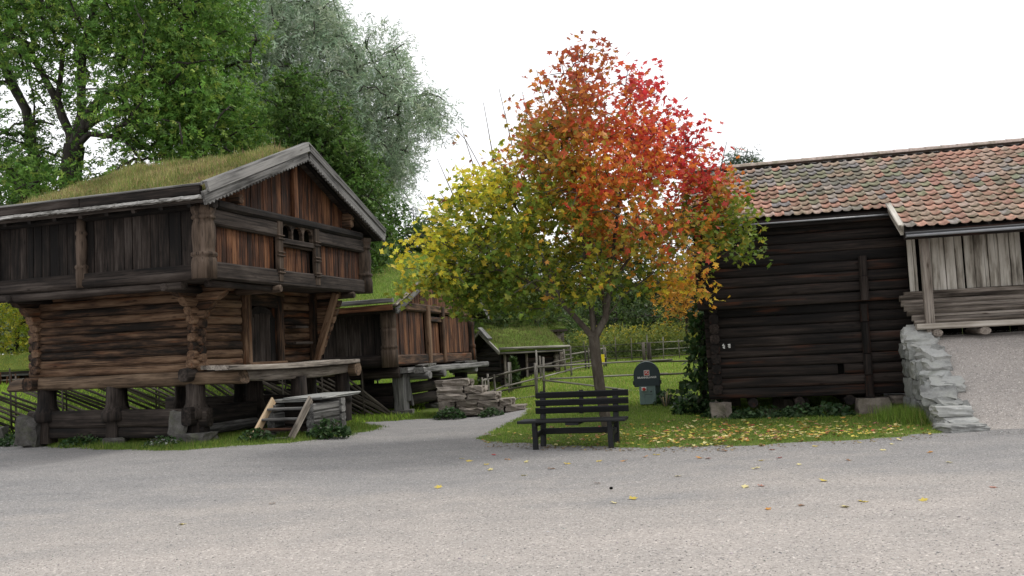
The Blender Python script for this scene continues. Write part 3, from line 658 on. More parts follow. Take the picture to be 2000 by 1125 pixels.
# ------------------------------------------------------------------ the smaller loft behind
def build_small_loft():
    H = empty('small_loft', (-3.5399, 25.478, -.198), (0, -.0128, -.2243), 1.12,
              'smaller single-storey dark plank loft with green turf roof beyond the loft house', 'log house')
    W, L = 7.5, 4.6
    for (x, y) in ((-.1, .95), (-.1, 3.8), (-.1, 6.6), (-2.2, .95), (-4.3, .95), (-2.2, 6.6), (-4.3, 6.6), (-2.2, 3.8)):
        stick('stilt', H, M['grey' if (x, y) == (-.1, .95) else 'beam'], (x, y, .12), (x, y, 1.12), .34, .32, 'box', 4, .02, (0, 1, 0), bev=.05, taper=1.08)
        rock('foundation_stone', H, M['stone'], (x + .02, y, .06), (.6, .55, .26), R.uniform(0, 1))
    stick('stilt_board', H, M['grey'], (.10, .98, .42), (.10, .98, 1.05), .2, .06, 'box', 2, .01, (1, 0, 0))
    stick('stilt_board', H, M['grey'], (.12, 1.2, .28), (.06, 1.12, .95), .08, .05, 'box', 2, .01, (1, 0, 0))
    for z, m in ((.42, 'beam'), (.74, 'beam')):
        stick('ground_beam', H, M['side'], (-4.7, .95, z), (-.28, .95, z), .26, .34, 'log', 5, .015)
        stick('ground_beam', H, M['beam'], (-.1, 1.15, z - .02), (-.1, 6.8, z - .04), .26, .30, 'log', 5, .015)
    for z in (1.18,):
        stick('sill_log', H, M['beam'], (-4.8, .6, z + .02), (.05, .6, z), .34, .3, 'log', 5, .015)
        stick('sill_log', H, M['beam'], (-4.8, 6.9, z), (.1, 6.9, z), .34, .3, 'log', 5, .015)
    for y in (1.3, 2.6, 6.4):
        stick('joist', H, M['grey'], (-.4, y, 1.06), (.62 if y < 3 else .5, y, 1.05), .34, .2, 'log', 3, .02, rnd=.2)
    # porch ledge
    stick('ledge_plank', H, M['grey'], (.42, .95, 1.2), (.42, 7.7, 1.17), .3, .16, 'box', 6, .02, bev=.03)
    stick('ledge_plank', H, M['grey'], (.1, .55, 1.22), (.1, 6.9, 1.2), .34, .14, 'box', 6, .02)
    rock('loose_slab', H, M['stone'], (.3, 1.9, 1.31), (.4, 1.6, .09), .15, 0, .08)
    rock('loose_slab', H, M['stone'], (.3, 5.9, 1.29), (.4, 1.2, .09), -.1, 0, .08)
    # box
    stick('floor_beam', H, M['log'], (0, .2, 1.5), (0, W - .2, 1.44), .22, .28, 'box', 6, .012, bev=.04)
    stick('floor_beam', H, M['side'], (-L, 0.02, 1.50), (-.1, .02, 1.50), .22, .36, 'log', 5, .012)
    stick('floor', H, M['side'], (-L, W / 2, 1.42), (-.1, W / 2, 1.42), W - .2, .05)
    plank_wall(H, M['side'], (-L, .05, 0), (1, 0, 0), (0, 0, 1), (0, -1, 0), L - .15, 1.66, 2.86, .2, .38)
    stick('wall_plate', H, M['side'], (-L - .1, .0, 2.80), (.3, .0, 2.80), .2, .2, 'log', 4, .01)
    lathe('corner_post', H, M['post'], (0, .0, 1.33), [(.21, 0), (.215, .42), (.19, .46), (.215, .49), (.215, .53), (.19, .57), (.20, .9), (.205, .95), (.18, 1.0), (.205, 1.03), (.2, 1.3), (.19, 1.36), (.23, 1.46), (.23, 1.55)], 20, .008)
    lathe('corner_post', H, M['log'], (0, W, 1.33), [(.2, 0), (.2, .34), (.18, .38), (.205, .42), (.205, .5), (.17, .55), (.19, .8), (.18, 1.1), (.2, 1.15), (.2, 1.4)], 18, .008)
    plank_wall(H, M['red'], (0, .25, 0), (0, 1, 0), (0, 0, 1), (1, 0, 0), 2.45, 1.62, 2.82, .14, .26)
    plank_wall(H, M['red'], (0, 4.46, 0), (0, 1, 0), (0, 0, 1), (1, 0, 0), 2.85, 1.62, 2.74, .14, .24)
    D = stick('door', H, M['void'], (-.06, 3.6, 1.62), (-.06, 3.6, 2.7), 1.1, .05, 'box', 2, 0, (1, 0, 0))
    plank_wall(H, M['red'], (-.01, 3.1, 0), (0, 1, 0), (0, 0, 1), (1, 0, 0), 1.04, 1.62, 2.52, .22, .3)
    for y in (2.9, 4.3):
        stick('pilaster', H, M['log'], (.09, y, 1.36), (.09, y, 2.98), .26, .14, 'box', 5, .01, (1, 0, 0), bev=.03)
    stick('lintel', H, M['log'], (.03, 3.0, 2.62), (.03, 4.2, 2.6), .16, .14, 'box', 3, .01)
    stick('band_beam', H, M['log'], (.02, .2, 2.92), (.02, W - .1, 2.88), .2, .22, 'box', 5, .012, bev=.04)
    zt = lambda s: 4.42 - (.345 if s + .4 < 4.9 else .46) * abs(s + .4 - 4.9)
    plank_wall(H, M['red'], (-.04, .4, 0), (0, 1, 0), (0, 0, 1), (1, 0, 0), W - .8, 3.0, 0, .16, .28, top=zt)
    plank_wall(H, M['side'], (-L, .1, 0), (0, 1, 0), (0, 0, 1), (-1, 0, 0), W - .2, 1.5, 0, .3, .45, top=lambda s: 4.42 - (.345 if s + .1 < 4.9 else .46) * abs(s + .1 - 4.9))
    plank_wall(H, M['side'], (-L, W - .03, 0), (1, 0, 0), (0, 0, 1), (0, 1, 0), L - .1, 1.5, 2.9, .3, .45)
    turf_roof(H, -L - .5, .34, -.32, 2.80, 4.9, 4.60, 8.75, 2.82, .15, M['turfgreen'], 9,
              [(.095, .145, .025), (.135, .19, .035), (.07, .11, .02), (.19, .20, .07), (.18, .15, .07)], [4, 4, 2.5, 1.6, .6], .10, 52000)
    stick('turf_log', H, M['grey'], (-L - .6, -.40, 2.98), (.32, -.40, 3.0), .11, .11, 'box', 5, .012)
    stick('eave_board', H, M['red'], (-L - .6, -.36, 2.80), (.28, -.36, 2.83), .1, .15, 'box', 5, .02)
    barge(H, M['grey'], .37, -.32, 2.66, 4.9, 4.50, .14, .05, 0)
    barge(H, M['grey'], .37, 8.8, 2.68, 4.9, 4.50, .14, .05, 0)
    stick('verge_cap', H, M['deck'], (.34, -.36, 2.87), (.34, 4.9, 4.71), .12, .045, 'box', 4, .02)
    stick('verge_cap', H, M['deck'], (.34, 8.8, 2.88), (.34, 4.9, 4.71), .12, .045, 'box', 4, .02)
    return H
build_small_loft()

# stone steps up to its ledge
S = empty('stone_steps', (-1.0, 25.45, -.14), (0, 0, -.06), 1, 'rough flight of grey field stones leading up to the small loft', 'stone steps')
for k in range(5):
    z = .09 + .20 * k; x1_ = 1.22 - .40 * k; x = -1.2 + R.uniform(-.1, .1)
    while x < x1_ - .12:
        w = min(R.uniform(.40, .85), x1_ - x)
        if x1_ - x - w < .25: w = x1_ - x
        rock('stone', S, M['step'], (x + w / 2, .14 + .04 * k + R.uniform(-.06, .06), z + R.uniform(-.012, .012)), (w * .98, .75 + R.uniform(-.1, .1), .205 * R.uniform(.92, 1.06)), R.uniform(-.06, .06), R.uniform(-.05, .05), .085, 4, .84)
        x += w
    rock('stone', S, M['step'], (x1_ - .5, .8, z - .02), (1.1, .6, .19), R.uniform(-.1, .1), 0, .07, 3, .9)
rock('stone', S, M['step'], (-1.05, -.22, .2), (.34, .2, .42), .1, 0, .1)

# ------------------------------------------------------------------ the tarred barn with the tiled roof
TCOL = [(.39, .215, .165), (.36, .23, .18), (.32, .245, .195), (.255, .222, .18), (.22, .215, .155), (.26, .26, .165), (.35, .315, .28), (.16, .15, .135), (.42, .235, .18), (.37, .275, .22), (.25, .24, .225), (.39, .32, .275)]
def tile_mesh(c, name='tile', w=.185, l=.335, seed=0):
    rr = random.Random(seed); ns = 9; V = []
    def prof(t): return .034 * math.exp(-((t - .86) / .17) ** 2) + .012 * math.exp(-((t + .06) / .2) ** 2) - .004 * math.sin(math.pi * t)
    for y, dz in ((0, .040), (l, -.006)):
        for i in range(ns):
            t = i / (ns - 1); V.append(((t - .5) * w * 1.03, y + rr.uniform(-.006, .006), prof(t) + dz + .014))
    for i in range(ns): t = i / (ns - 1); V.append(((t - .5) * w * 1.03, .0, prof(t) + .038))
    F = [(i, i + 1, ns + i + 1, ns + i) for i in range(ns - 1)] + [(2 * ns + i, 2 * ns + i + 1, i + 1, i) for i in range(ns - 1)]
    C = np.array(c)[None] * np.linspace(.96, 1.04, len(V))[:, None]
    return np.array(V), np.array(F), C

def build_barn():
    Bn = empty('tarred_barn', (4.0775, 18.4439, 0), (0, .0027, -.2338), 1, 'black tarred log barn with weathered orange tiled roof', 'barn')
    Xr = 9.0; D = 6.6
    # log walls, lower storey
    z = .40; hh = .205; i = 0; rows_l = []
    while z < 2.18: rows_l.append(z); z += hh
    hole_x = 2.42
    for i, z in enumerate(rows_l):
        zc = z + hh / 2; j = R.uniform(-.008, .008)
        if i == 1 or i == 2:
            if i == 2:
                stick('log', Bn, M['black'], (-.16, .02, zc), (hole_x - .06, .02, zc), .2, hh * 1.02, 'hewn', 6, .01, n=12, rnd=.06)
                stick('log', Bn, M['black'], (hole_x + .06, .02, zc), (3.9, .02, zc), .2, hh * 1.02, 'hewn', 5, .01, n=12, rnd=.06)
            else:
                stick('log', Bn, M['black'], (-.16, .02, zc), (3.9, .02, zc), .2, hh * 1.02, 'hewn', 8, .01, n=12, rnd=.06)
        else:
            stick('log', Bn, M['black'], (-.16, .02 + j, zc), (8.8 if i > 6 else 3.9, .02 + j, zc), .2, hh * 1.02, 'hewn', 8, .01, n=12, rnd=.06)
        stick('log', Bn, M['black'], (.02, -.14 + R.uniform(-.02, .02), zc + hh * .45), (.02, D, zc + hh * .45), .2, hh * 1.02, 'log', 6, .01, n=10, rnd=.1)
    stick('dark_hole_backing', Bn, M['void'], (hole_x - .1, .07, .40 + 2.5 * hh), (hole_x + .1, .07, .40 + 2.5 * hh), .05, .2)  # near-black backing in the log gap, the hole's inner shade put into colour
    # upper storey, jettied
    z = 2.22; k = 0
    while z < 4.02:
        zc = z + hh / 2; j = R.uniform(-.008, .008)
        stick('log', Bn, M['black'], (-.28, -.11 + j, zc), (3.80, -.11 + j, zc), .21, hh * 1.02, 'hewn', 8, .011, n=12, rnd=.06)
        stick('log', Bn, M['black'], (-.06, -.28 + R.uniform(-.02, .02), zc + hh * .45), (-.06, D, zc + hh * .45), .2, hh * 1.02, 'log', 6, .01, n=10, rnd=.1)
        z += hh; k += 1
    # rear and right walls, gable ends
    plank_wall(Bn, M['black'], (-.06, D, 0), (1, 0, 0), (0, 0, 1), (0, 1, 0), Xr, .4, 4.0, .4, .6)
    plank_wall(Bn, M['black'], (-.06, .1, 0), (0, 1, 0), (0, 0, 1), (-1, 0, 0), D - .2, 4.1, 0, .25, .4, top=lambda s: 5.55 - .51 * abs(s + .1 - 3.0))
    plank_wall(Bn, M['black'], (Xr, .1, 0), (0, 1, 0), (0, 0, 1), (1, 0, 0), D - .2, .4, 0, .4, .6, top=lambda s: 5.55 - .51 * abs(s + .1 - 3.0))
    # clamp timbers
    zz = .36
    for a, b_ in ((.36, .78), (.78, 1.20), (1.20, 1.82), (1.82, 2.18)):
        stick('clamp_timber', Bn, M['black'], (2.92, -.12, a + .01), (2.92, -.12, b_ - .01), .15, .12, 'box', 3, .02, (0, -1, 0), bev=.03)
    for a, b_ in ((2.24, 2.72), (2.72, 3.12)):
        stick('clamp_timber', Bn, M['black'], (2.94, -.27, a), (2.94, -.27, b_ - .01), .15, .12, 'box', 3, .02, (0, -1, 0), bev=.03)
    stick('clamp_foot', Bn, M['black'], (2.92, -.2, .34), (2.92, .1, .34), .16, .16, 'round', 3, .01)
    for x in (.7, 1.6, 2.55):
        stick('floor_joist', Bn, M['black'], (x, -.05, .30), (x, 3, .30), .2, .2, 'round', 3, .01)
    for (c, s, rz) in (((.05, -.02, .16), (.42, .4, .36), .1), ((2.95, -.05, .14), (.62, .5, .40), .05), ((2.8, .0, -.02), (.8, .5, .12), .3), ((3.45, .1, .28), (.3, .3, .16), .3), ((1.5, 1.2, .1), (.6, .6, .4), .4), ((.1, 3, .1), (.6, .6, .5), .4), ((.1, 6, .1), (.6, .6, .5), .4), ((3.3, 3, .1), (.6, .6, .5), .1)):
        rock('foundation_stone', Bn, M['step'], c, s, rz, 0, .08, 3, .85)
    # number plate with white marks turned on their side
    pl = stick('number_plate', Bn, M['black'], (.12, -.085, 1.46), (.42, -.085, 1.46), .008, .17)
    for k_, (x, z_, w_, h_, a) in enumerate([(.18, 1.50, .05, .012, .9), (.20, 1.49, .04, .011, 0), (.185, 1.475, .055, .011, -.5), (.195, 1.455, .05, .011, .5), (.20, 1.435, .03, .02, 0), (.30, 1.50, .05, .022, .1), (.305, 1.478, .045, .011, 0), (.30, 1.46, .05, .011, 0), (.305, 1.44, .04, .013, 0)]):
        stick('mark', pl, M['white'], (x - .12 - w_ / 2 * math.cos(a), -.006, z_ - 1.46 - w_ / 2 * math.sin(a)), (x - .12 + w_ / 2 * math.cos(a), -.006, z_ - 1.46 + w_ / 2 * math.sin(a)), .004, h_)
    # ---- bridge porch on the right
    plank_wall(Bn, M['pale'], (3.74, -.36, 0), (1, 0, 0), (0, 0, 1), (0, -1, 0), .16, 2.32, 3.9, .1, .2)
    plank_wall(Bn, M['pale'], (3.98, -.37, 0), (1, 0, 0), (0, 0, 1), (0, -1, 0), .74, 2.33, 3.9, .17, .25)
    plank_wall(Bn, M['pale'], (4.75, -.35, 0), (1, 0, 0), (0, 0, 1), (0, -1, 0), .98, 2.36, 3.9, .17, .25)
    plank_wall(Bn, M['pale'], (6.0, -.36, 0), (1, 0, 0), (0, 0, 1), (0, -1, 0), 2.8, 2.36, 3.9, .17, .25)
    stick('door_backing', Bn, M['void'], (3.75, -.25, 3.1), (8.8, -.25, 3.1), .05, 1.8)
    stick('side_post', Bn, M['black'], (5.86, -.42, 2.3), (5.86, -.42, 3.8), .16, .14, 'box', 3, .01, (0, -1, 0))
    stick('side_post', Bn, M['porch'], (3.93, -.96, 1.45), (3.93, -1.0, 3.62), .15, .15, 'box', 4, .01, (0, -1, 0))
    stick('side_post', Bn, M['porch'], (6.9, -.96, 1.6), (6.9, -1.0, 3.62), .15, .15, 'box', 4, .01, (0, -1, 0))
    stick('door_sill', Bn, M['porch'], (3.62, -.40, 2.30), (8.8, -.40, 2.30), .16, .10, 'box', 6, .012)
    for i in range(6):       # sloping weather boards under the doors
        t = i / 5; y = -.45 - .47 * t; z = 2.22 - .48 * t
        stick('weather_board', Bn, M['porch'], (3.52 + .15 * t + R.uniform(-.02, .02), y, z), (8.8, y, z), .06, .118, 'box', 6, .012, up=(0, -.6, 1))
    stick('sill_beam', Bn, M['deck'], (3.68, -1.02, 1.67), (8.8, -1.02, 1.66), .18, .11, 'box', 7, .01, bev=.02)
    for x in (4.02, 4.82, 5.75, 6.6):
        stick('joist', Bn, M['porch'], (x, -1.12, 1.54), (x, 0, 1.54), .19, .14, 'round', 3, .01, rnd=.1)
    # ---- roof: boards, tiles, ridge, gutters, verge
    yr, zr = 3.0, 5.66; sl = .5
    def rz_(y): return zr - sl * abs(y - yr)
    V = []
    for (x0, x1, ya) in ((-.45, 3.5, -.42), (3.5, Xr + .4, -1.48)):
        b0 = len(V); q = [(ya, rz_(ya) - .03), (yr, zr - .03), (D + .4, rz_(D + .4) - .03), (D + .4, rz_(D + .4) - .11), (yr, zr - .11), (ya, rz_(ya) - .11)]
        V += [(x0, y, z) for y, z in q] + [(x1, y, z) for y, z in q]
    F = []
    for b0 in (0, 12):
        F += [tuple(b0 + i for i in f) for f in [(0, 1, 7, 6), (1, 2, 8, 7), (2, 3, 9, 8), (3, 4, 10, 9), (4, 5, 11, 10), (5, 0, 6, 11), (0, 5, 4, 1), (1, 4, 3, 2), (6, 7, 10, 11), (7, 8, 9, 10)]]
    roof = link('roof', mesh_py('roof', V, F), M['black'], Bn)
    ang = math.atan(sl); pitch_l = .288; tw = .185
    protos = []
    for k in range(30):
        c = TCOL[k % len(TCOL)]; f = R.uniform(.85, 1.15) * 1.28; c = tuple(x * f * R.uniform(.95, 1.05) * q_ for x, q_ in zip(c, (1.0, .99, .97)))
        v, f_, cc = tile_mesh(c, seed=k); me = mesh_np('tile', v, f_, cc, True); me.materials.append(M['tile']); protos.append((me, v, f_, cc))
    allT = []
    nrow = 16
    for r in range(nrow):
        y = -.47 + (r - 3.72) * pitch_l * math.cos(ang)
        if y > yr - .12: continue
        x = -.42 + R.uniform(-.01, .01)
        while x < Xr + .3:
            if y < -.6 and x < 3.52: x += tw; continue
            allT.append((x, y + R.uniform(-.012, .012), rz_(y) + .004 + R.uniform(-.004, .006), R.uniform(-.035, .035))); x += tw
    def mat_of(t):
        return Matrix.Translation((t[0], t[1], t[2])) @ Matrix.Rotation(ang, 4, 'X') @ Matrix.Rotation(t[3], 4, 'Z')
    vis = lambda t: t[0] < 7.35
    order = sorted(range(len(allT)), key=lambda i: (not vis(allT[i]), math.hypot(.97 * allT[i][0] + .23 * allT[i][1] + 4.08, 18.44 - .23 * allT[i][0] + .97 * allT[i][1])))
    def pick(t):
        # neighbouring tiles weather alike: low frequency patches choose the family of colour
        s = math.sin(t[0] * 1.1 + 2) + math.sin(t[1] * 1.7 + t[0] * .6) + R.uniform(-1.5, 1.5)
        fam = [0, 1, 8, 9, 0, 8] if s > .9 else ([2, 9, 11, 1, 6, 0] if s > -.4 else ([3, 4, 5, 2, 10] if s > -1.3 else [7, 10, 4, 3]))
        return R.choice(fam) + 12 * R.choice((0, 1))
    rest_v, rest_f, rest_c = [], [], []; nb = 0
    for q, i in enumerate(order):
        t = allT[i]; me, v, f_, cc = protos[pick(t)]
        if q < 298:
            link('tile', me, None, roof, mat_of(t))
        else:
            mm = np.array(mat_of(t)); rest_v.append(v @ mm[:3, :3].T + mm[:3, 3]); rest_f.append(f_ + nb); rest_c.append(cc); nb += len(v)
    o = link('roof_tiles', mesh_np('roof_tiles', np.concatenate(rest_v), np.concatenate(rest_f), np.concatenate(rest_c), True), M['tile'], roof); o['kind'] = 'stuff'
    x = -.45
    while x < Xr + .3:
        me = bpy.data.meshes.get('ridge_tile')
        if me is None:
            Vr = []
            for (xx, s) in ((0, 1.0), (.36, .9)):
                for a in np.linspace(0, math.pi, 7): Vr.append((xx, .17 * s * math.cos(a), .10 * s * math.sin(a) - .02))
            Fr = [(i, i + 1, 8 + i, 7 + i) for i in range(6)]
            me = mesh_np('ridge_tile', np.array(Vr), np.array(Fr), np.tile((.40, .32, .28), (14, 1)), True); me.materials.append(M['tile'])
        link('ridge_tile', me, None, roof, Matrix.Translation((x, yr, zr + .02))); x += .335
    barge(Bn, M['pale'], 3.47, -1.52, rz_(-1.52) - .06, -.40, rz_(-.40) - .06, .18, .05, 0, 'verge_board')
    barge(Bn, M['black'], -.48, -.46, rz_(-.46) - .16, 3.0, zr - .16, .2, .05, 0, 'verge_board')
    stick('verge_cap', Bn, M['pale'], (3.46, -1.56, rz_(-1.56) + .13), (3.46, -.42, rz_(-.42) + .13), .11, .03)
    stick('eave_board', Bn, M['black'], (-.45, -.43, rz_(-.43) - .10), (3.46, -.43, rz_(-.43) - .10), .04, .14)
    stick('eave_board', Bn, M['black'], (3.5, -1.5, rz_(-1.5) - .09), (Xr + .4, -1.5, rz_(-1.5) - .09), .04, .14)
    stick('gutter', Bn, M['gutter'], (.1, -.49, rz_(-.43) - .085), (3.44, -.49, rz_(-.43) - .095), .07, .05, 'half', 2, 0, n=10)
    stick('gutter', Bn, M['gutter'], (3.52, -1.58, rz_(-1.5) - .11), (Xr + .4, -1.58, rz_(-1.5) - .10), .10, .075, 'half', 3, 0, n=10)
    stick('gutter', Bn, M['blackm'], (3.52, -1.54, rz_(-1.5) - .05), (Xr + .4, -1.54, rz_(-1.5) - .05), .05, .05)
build_barn()

BC, BS = math.cos(.2338), math.sin(.2338)
def barn_point(x, y, z=0.0): return (4.0775 + BC * x + BS * y, 18.4439 - BS * x + BC * y, z)
def barn_local(X, Y): X = X - 4.0775; Y = Y - 18.4439; return BC * X - BS * Y, BS * X + BC * Y

# ------------------------------------------------------------------ ramp and its retaining wall
def ramp_h(y): return 1.50 * ss(-3.75, -.7, y) ** .92
xs = np.linspace(3.72, 30, 70); ys = np.linspace(-5.2, .1, 54)
Xg, Yg = np.meshgrid(xs, ys)
hg = ramp_h(Yg + .18 * np.sin(Xg * .9)) + .015 * np.sin(Xg * 3) * np.sin(Yg * 4) - .03
Wx = 4.0775 + BC * Xg + BS * Yg; Wy = 18.4439 - BS * Xg + BC * Yg
hg = np.where(Yg < -4.2, hg - .05, hg)
i = np.arange(53)[:, None] * 70 + np.arange(69)[None]
tag(link('ramp', mesh_np('ramp', np.stack([Wx, Wy, hg], -1).reshape(-1, 3), np.stack([i, i + 1, i + 71, i + 70], -1).reshape(-1, 4), smooth=True), M['ramp']), 'sloping gravel ramp up to the barn doors', kind='structure')
RW = empty('retaining_wall', barn_point(3.55, -.3), (0, 0, -.2338), 1, 'stepped dry stone wall of pale slate edging the gravel ramp', 'stone wall')
zc = 0.0
for k, ch in enumerate((.40, .36, .34, .30)):
    ylen = -.35 + 0
    yend = [-2.8, -2.2, -1.6, -1.05][k]; y = -.15
    while y > yend + .1:
        w = min(R.uniform(.38, .62), y - yend)
        rock('stone', RW, M['rubble'], (.10 + R.uniform(-.02, .02), y - w / 2, zc + ch / 2 - .03), (.38, w * 1.0, ch * 1.0), R.uniform(-.08, .08), R.uniform(-.04, .04), .11, 4, .82)
        y -= w
    zc += ch
for k in range(13):
    y = -.30 - .215 * k; h = max(0.05, float(ramp_h(y - .12 - .3)))
    w = R.uniform(.34, .56)
    rock('cap_stone', RW, M['slab'] if R.random() < .7 else M['rubble'], (.16 + R.uniform(-.07, .12), y, h + R.uniform(-.03, .03)), (w, .42 + R.uniform(-.10, .10), .22 + R.uniform(-.06, .07)), R.uniform(-.6, .6), R.uniform(-.12, .12), .14, 4, .78).rotation_euler.rotate_axis('X', R.uniform(.1, .55))
rock('cap_stone', RW, M['slab'], (.20, -3.15, .05), (.66, .5, .13), .35, .02, .08, 4, .85)
rock('cap_stone', RW, M['slab'], (.16, -2.78, .28), (.56, .42, .16), .1, .02, .08, 4, .85)

# ------------------------------------------------------------------ bench
def build_bench():
    b = empty('park_bench', (.93, 14.72, 0), (0, 0, -.27), 1, 'black wooden park bench under the autumn maple', 'bench')
    m = M['bench']
    for k in range(3):
        stick('seat_slat', b, m, (-.90 + .01 * k, -.30 + .145 * k, .445), (.85, -.30 + .145 * k, .445), .135, .045)
    for k in range(3):
        z = .585 + .125 * k; y = .20 + .035 * k
        stick('back_slat', b, m, (-.72, y, z), (.84, y, z), .035, .105, up=(0, -.25, 1))
    stick('back_strut', b, m, (.05, .225, .52), (.05, .32, .90), .07, .035, up=(0, -1, 0))
    for x in (-.63, .60):
        stick('leg', b, m, (x, -.27, .0), (x, -.27, .42), .085, .07, up=(0, 1, 0))
        stick('leg', b, m, (x + .02, .17, .0), (x + .02, .315, .90), .09, .07, up=(0, 1, 0))
        stick('side_rail', b, m, (x + .01, -.27, .22), (x + .01, .17, .24), .05, .09)
        stick('seat_bearer', b, m, (x + .01, -.36, .40), (x + .01, .24, .40), .06, .075)
    stick('stretcher', b, m, (-.60, .16, .25), (.60, .16, .25), .045, .10)
    stick('seat_bearer', b, m, (-.0, -.34, .405), (-.0, .2, .40), .22, .05)
build_bench()

# ------------------------------------------------------------------ fire hose cabinet
def build_hose():
    c = empty('fire_hose_cabinet', (3.33, 23.05, .06), (0, 0, -.15), 1, 'dark teal round-topped fire hose cabinet on a grey green box', 'hose cabinet')
    stick('base_box', c, M['hose_grey'], (0, .02, .0), (0, .02, .46), .42, .34, up=(0, 1, 0), bev=.015)
    stick('rear_box', c, M['hose_grey'], (.10, .28, .0), (.10, .28, .56), .46, .30, up=(0, 1, 0), bev=.02)
    def dshape(r, h0, n=16): return [(-r * .96, h0), (-r, h0 + .06), (-r, h0 + .26)] + [(r * math.cos(a), h0 + .30 + (r * 1.0) * math.sin(a)) for a in np.linspace(math.pi - .08, .08, n)] + [(r, h0 + .26), (r, h0 + .06), (r * .96, h0)]
    def dpart(name, parent, mat, r, h0, y0, y1):
        P = dshape(r, h0); n = len(P)
        V = [(x, y0, z) for x, z in P] + [(x, y1, z) for x, z in P]
        F = [tuple(range(n - 1, -1, -1)), tuple(range(n, 2 * n))] + [(i, (i + 1) % n, n + (i + 1) % n, n + i) for i in range(n)]
        return link(name, mesh_py(name, V, F), mat, parent)
    dpart('housing', c, M['hose_grey'], .325, .45, -.06, .42)
    dpart('housing_rim', c, M['hose_dark'], .335, .44, -.10, .0)
    lid = dpart('lid', c, M['hose_dark'], .315, .46, -.16, -.08)
    for s in (-1, 1):
        stick('latch', c, M['blackm'], (.335 * s, -.12, .50), (.335 * s, -.12, .60), .05, .06, up=(0, 1, 0))
    sg = stick('logo', lid, M['white'], (-.07, -.165, .79), (.07, -.165, .79), .008, .14)
    stick('logo_field', sg, M['redp'], (.015, -.006, 0), (.125, -.006, 0), .006, .11)
    for (x0, z0, x1, z1) in ((.035, .02, .10, .035), (.04, -.02, .075, .02), (.08, -.03, .11, -.005)):
        stick('logo_mark', sg, M['white'], (x0, -.010, z0), (x1, -.010, z1), .004, .014)
    cu = bpy.data.curves.new('lettering', 'FONT'); cu.body = 'BRANNSLANGE'; cu.size = .066; cu.align_x = 'CENTER'; cu.extrude = .002; cu.space_character = 1.05; cu.offset = .0018
    tmp = bpy.data.objects.new('lettering', cu); cu.materials.append(M['white']); me = bpy.data.meshes.new_from_object(tmp); bpy.data.objects.remove(tmp)
    t = link('lettering', me, M['white'], lid, Matrix.Translation((0, -.163, .655)) @ Matrix.Rotation(math.pi / 2, 4, 'X'))
    stick('alarm_box', c, M['white'], (-.15, -.175, .385), (-.03, -.175, .385), .05, .10)
    bt = lathe('alarm_button', c, M['redp'], (-.09, -.20, .385), [(.045, 0), (.045, .02), (.03, .03)], 12)
    bt.matrix_basis = Matrix.Translation((-.09, -.195, .385)) @ Matrix.Rotation(-math.pi / 2, 4, 'Z')
    stick('lock', c, M['blackm'], (.07, -.16, .31), (.10, -.16, .33), .03, .04)
    stick('seam', c, M['blackm'], (-.08, -.152, .02), (-.08, -.152, .24), .004, .008, up=(0, 1, 0))
    stick('seam', c, M['blackm'], (-.08, -.152, .245), (.12, -.152, .245), .004, .008)
build_hose()

# ------------------------------------------------------------------ fences
def fence(label, pts, rails, posts, mat, group=None, prad=.04, rrad=.032, name='pole_fence', extra=()):
    """pts: way points; rails: list of (t0, z0, t1, z1) along the line with heights; posts: list of (t, height)"""
    f = empty(name, (0, 0, 0), label=label, cat='fence', group=group)
    seg = [0.0]
    for a, b in zip(pts, pts[1:]): seg.append(seg[-1] + math.dist(a, b))
    def at(t):
        t = max(0, min(seg[-1], t * seg[-1]))
        for i in range(len(pts) - 1):
            if t <= seg[i + 1] + 1e-6:
                q = (t - seg[i]) / (seg[i + 1] - seg[i]); return pts[i][0] + (pts[i + 1][0] - pts[i][0]) * q, pts[i][1] + (pts[i + 1][1] - pts[i][1]) * q
        return pts[-1]
    f.location = (*at(0), float(hz(*at(0))))
    o = Vector(f.location)
    def P(t, z, dy=0.0): x, y = at(t); return Vector((x, y + dy, float(hz(x, y)) + z)) - o
    for (t, h, *r) in posts:
        rr_ = r[0] if r else prad
        stick('post', f, mat, P(t, -.1, R.uniform(-.06, .06)), P(t, h) + Vector((R.uniform(-.04, .04), R.uniform(-.03, .03), 0)), rr_ * 2, rr_ * 2, 'round', 3, .02, (0, 1, 0), n=8, taper=.85)
    for (t0, z0, t1, z1, *r) in rails:
        rr_ = r[0] if r else rrad
        stick('rail', f, mat, P(t0, z0, R.uniform(-.05, .05)), P(t1, z1, R.uniform(-.05, .05)), rr_ * 2, rr_ * 2, 'round', 5, .02, n=8, taper=.8, bow=R.uniform(-.03, .03))
    return f
fence('grey pole fence with three long rails crossing the meadow behind the bench', [(-.9, 28.6), (.6, 27.75), (1.0, 27.9), (7.2, 27.9)],
      [(.0, .93, .27, .98), (.2, .95, .72, .92), (.6, .90, 1, .80), (.0, .42, .21, .40), (.26, .52, .70, .50), (.62, .47, 1, .42), (.02, .08, .21, .06), (.36, .08, .64, .02), (.23, .52, .56, .02, .034)],
      [(.205, 1.08, .055), (.235, 1.22, .045), (.0, 1.05), (.03, 1.0), (.62, .9), (.98, .95)], M['fence'])
fence('low grey pole fence in front of the turf hut', [(-1.1, 29.0), (-.2, 32.5), (2.2, 34.5)],
      [(.0, .85, .5, .8), (.4, .8, 1, .75), (0, .4, .5, .38), (.4, .36, 1, .3)], [(0, .95), (.04, .9), (.48, 1.15), (.53, 1.1), (.72, 1.2), (.75, .95), (.98, 1.2)], M['fence'])
fence('short pole pen with a yellow tag near the hut corner', [(2.0, 36.5), (3.9, 38.5), (3.95, 40)],
      [(0, .75, .62, .85), (.5, .85, 1, .8), (0, .4, .62, .45), (0, .15, .6, .18)], [(0, 1.0), (.3, .9), (.35, .95), (.6, .95), (.63, .9), (1, .9)], M['fence'])
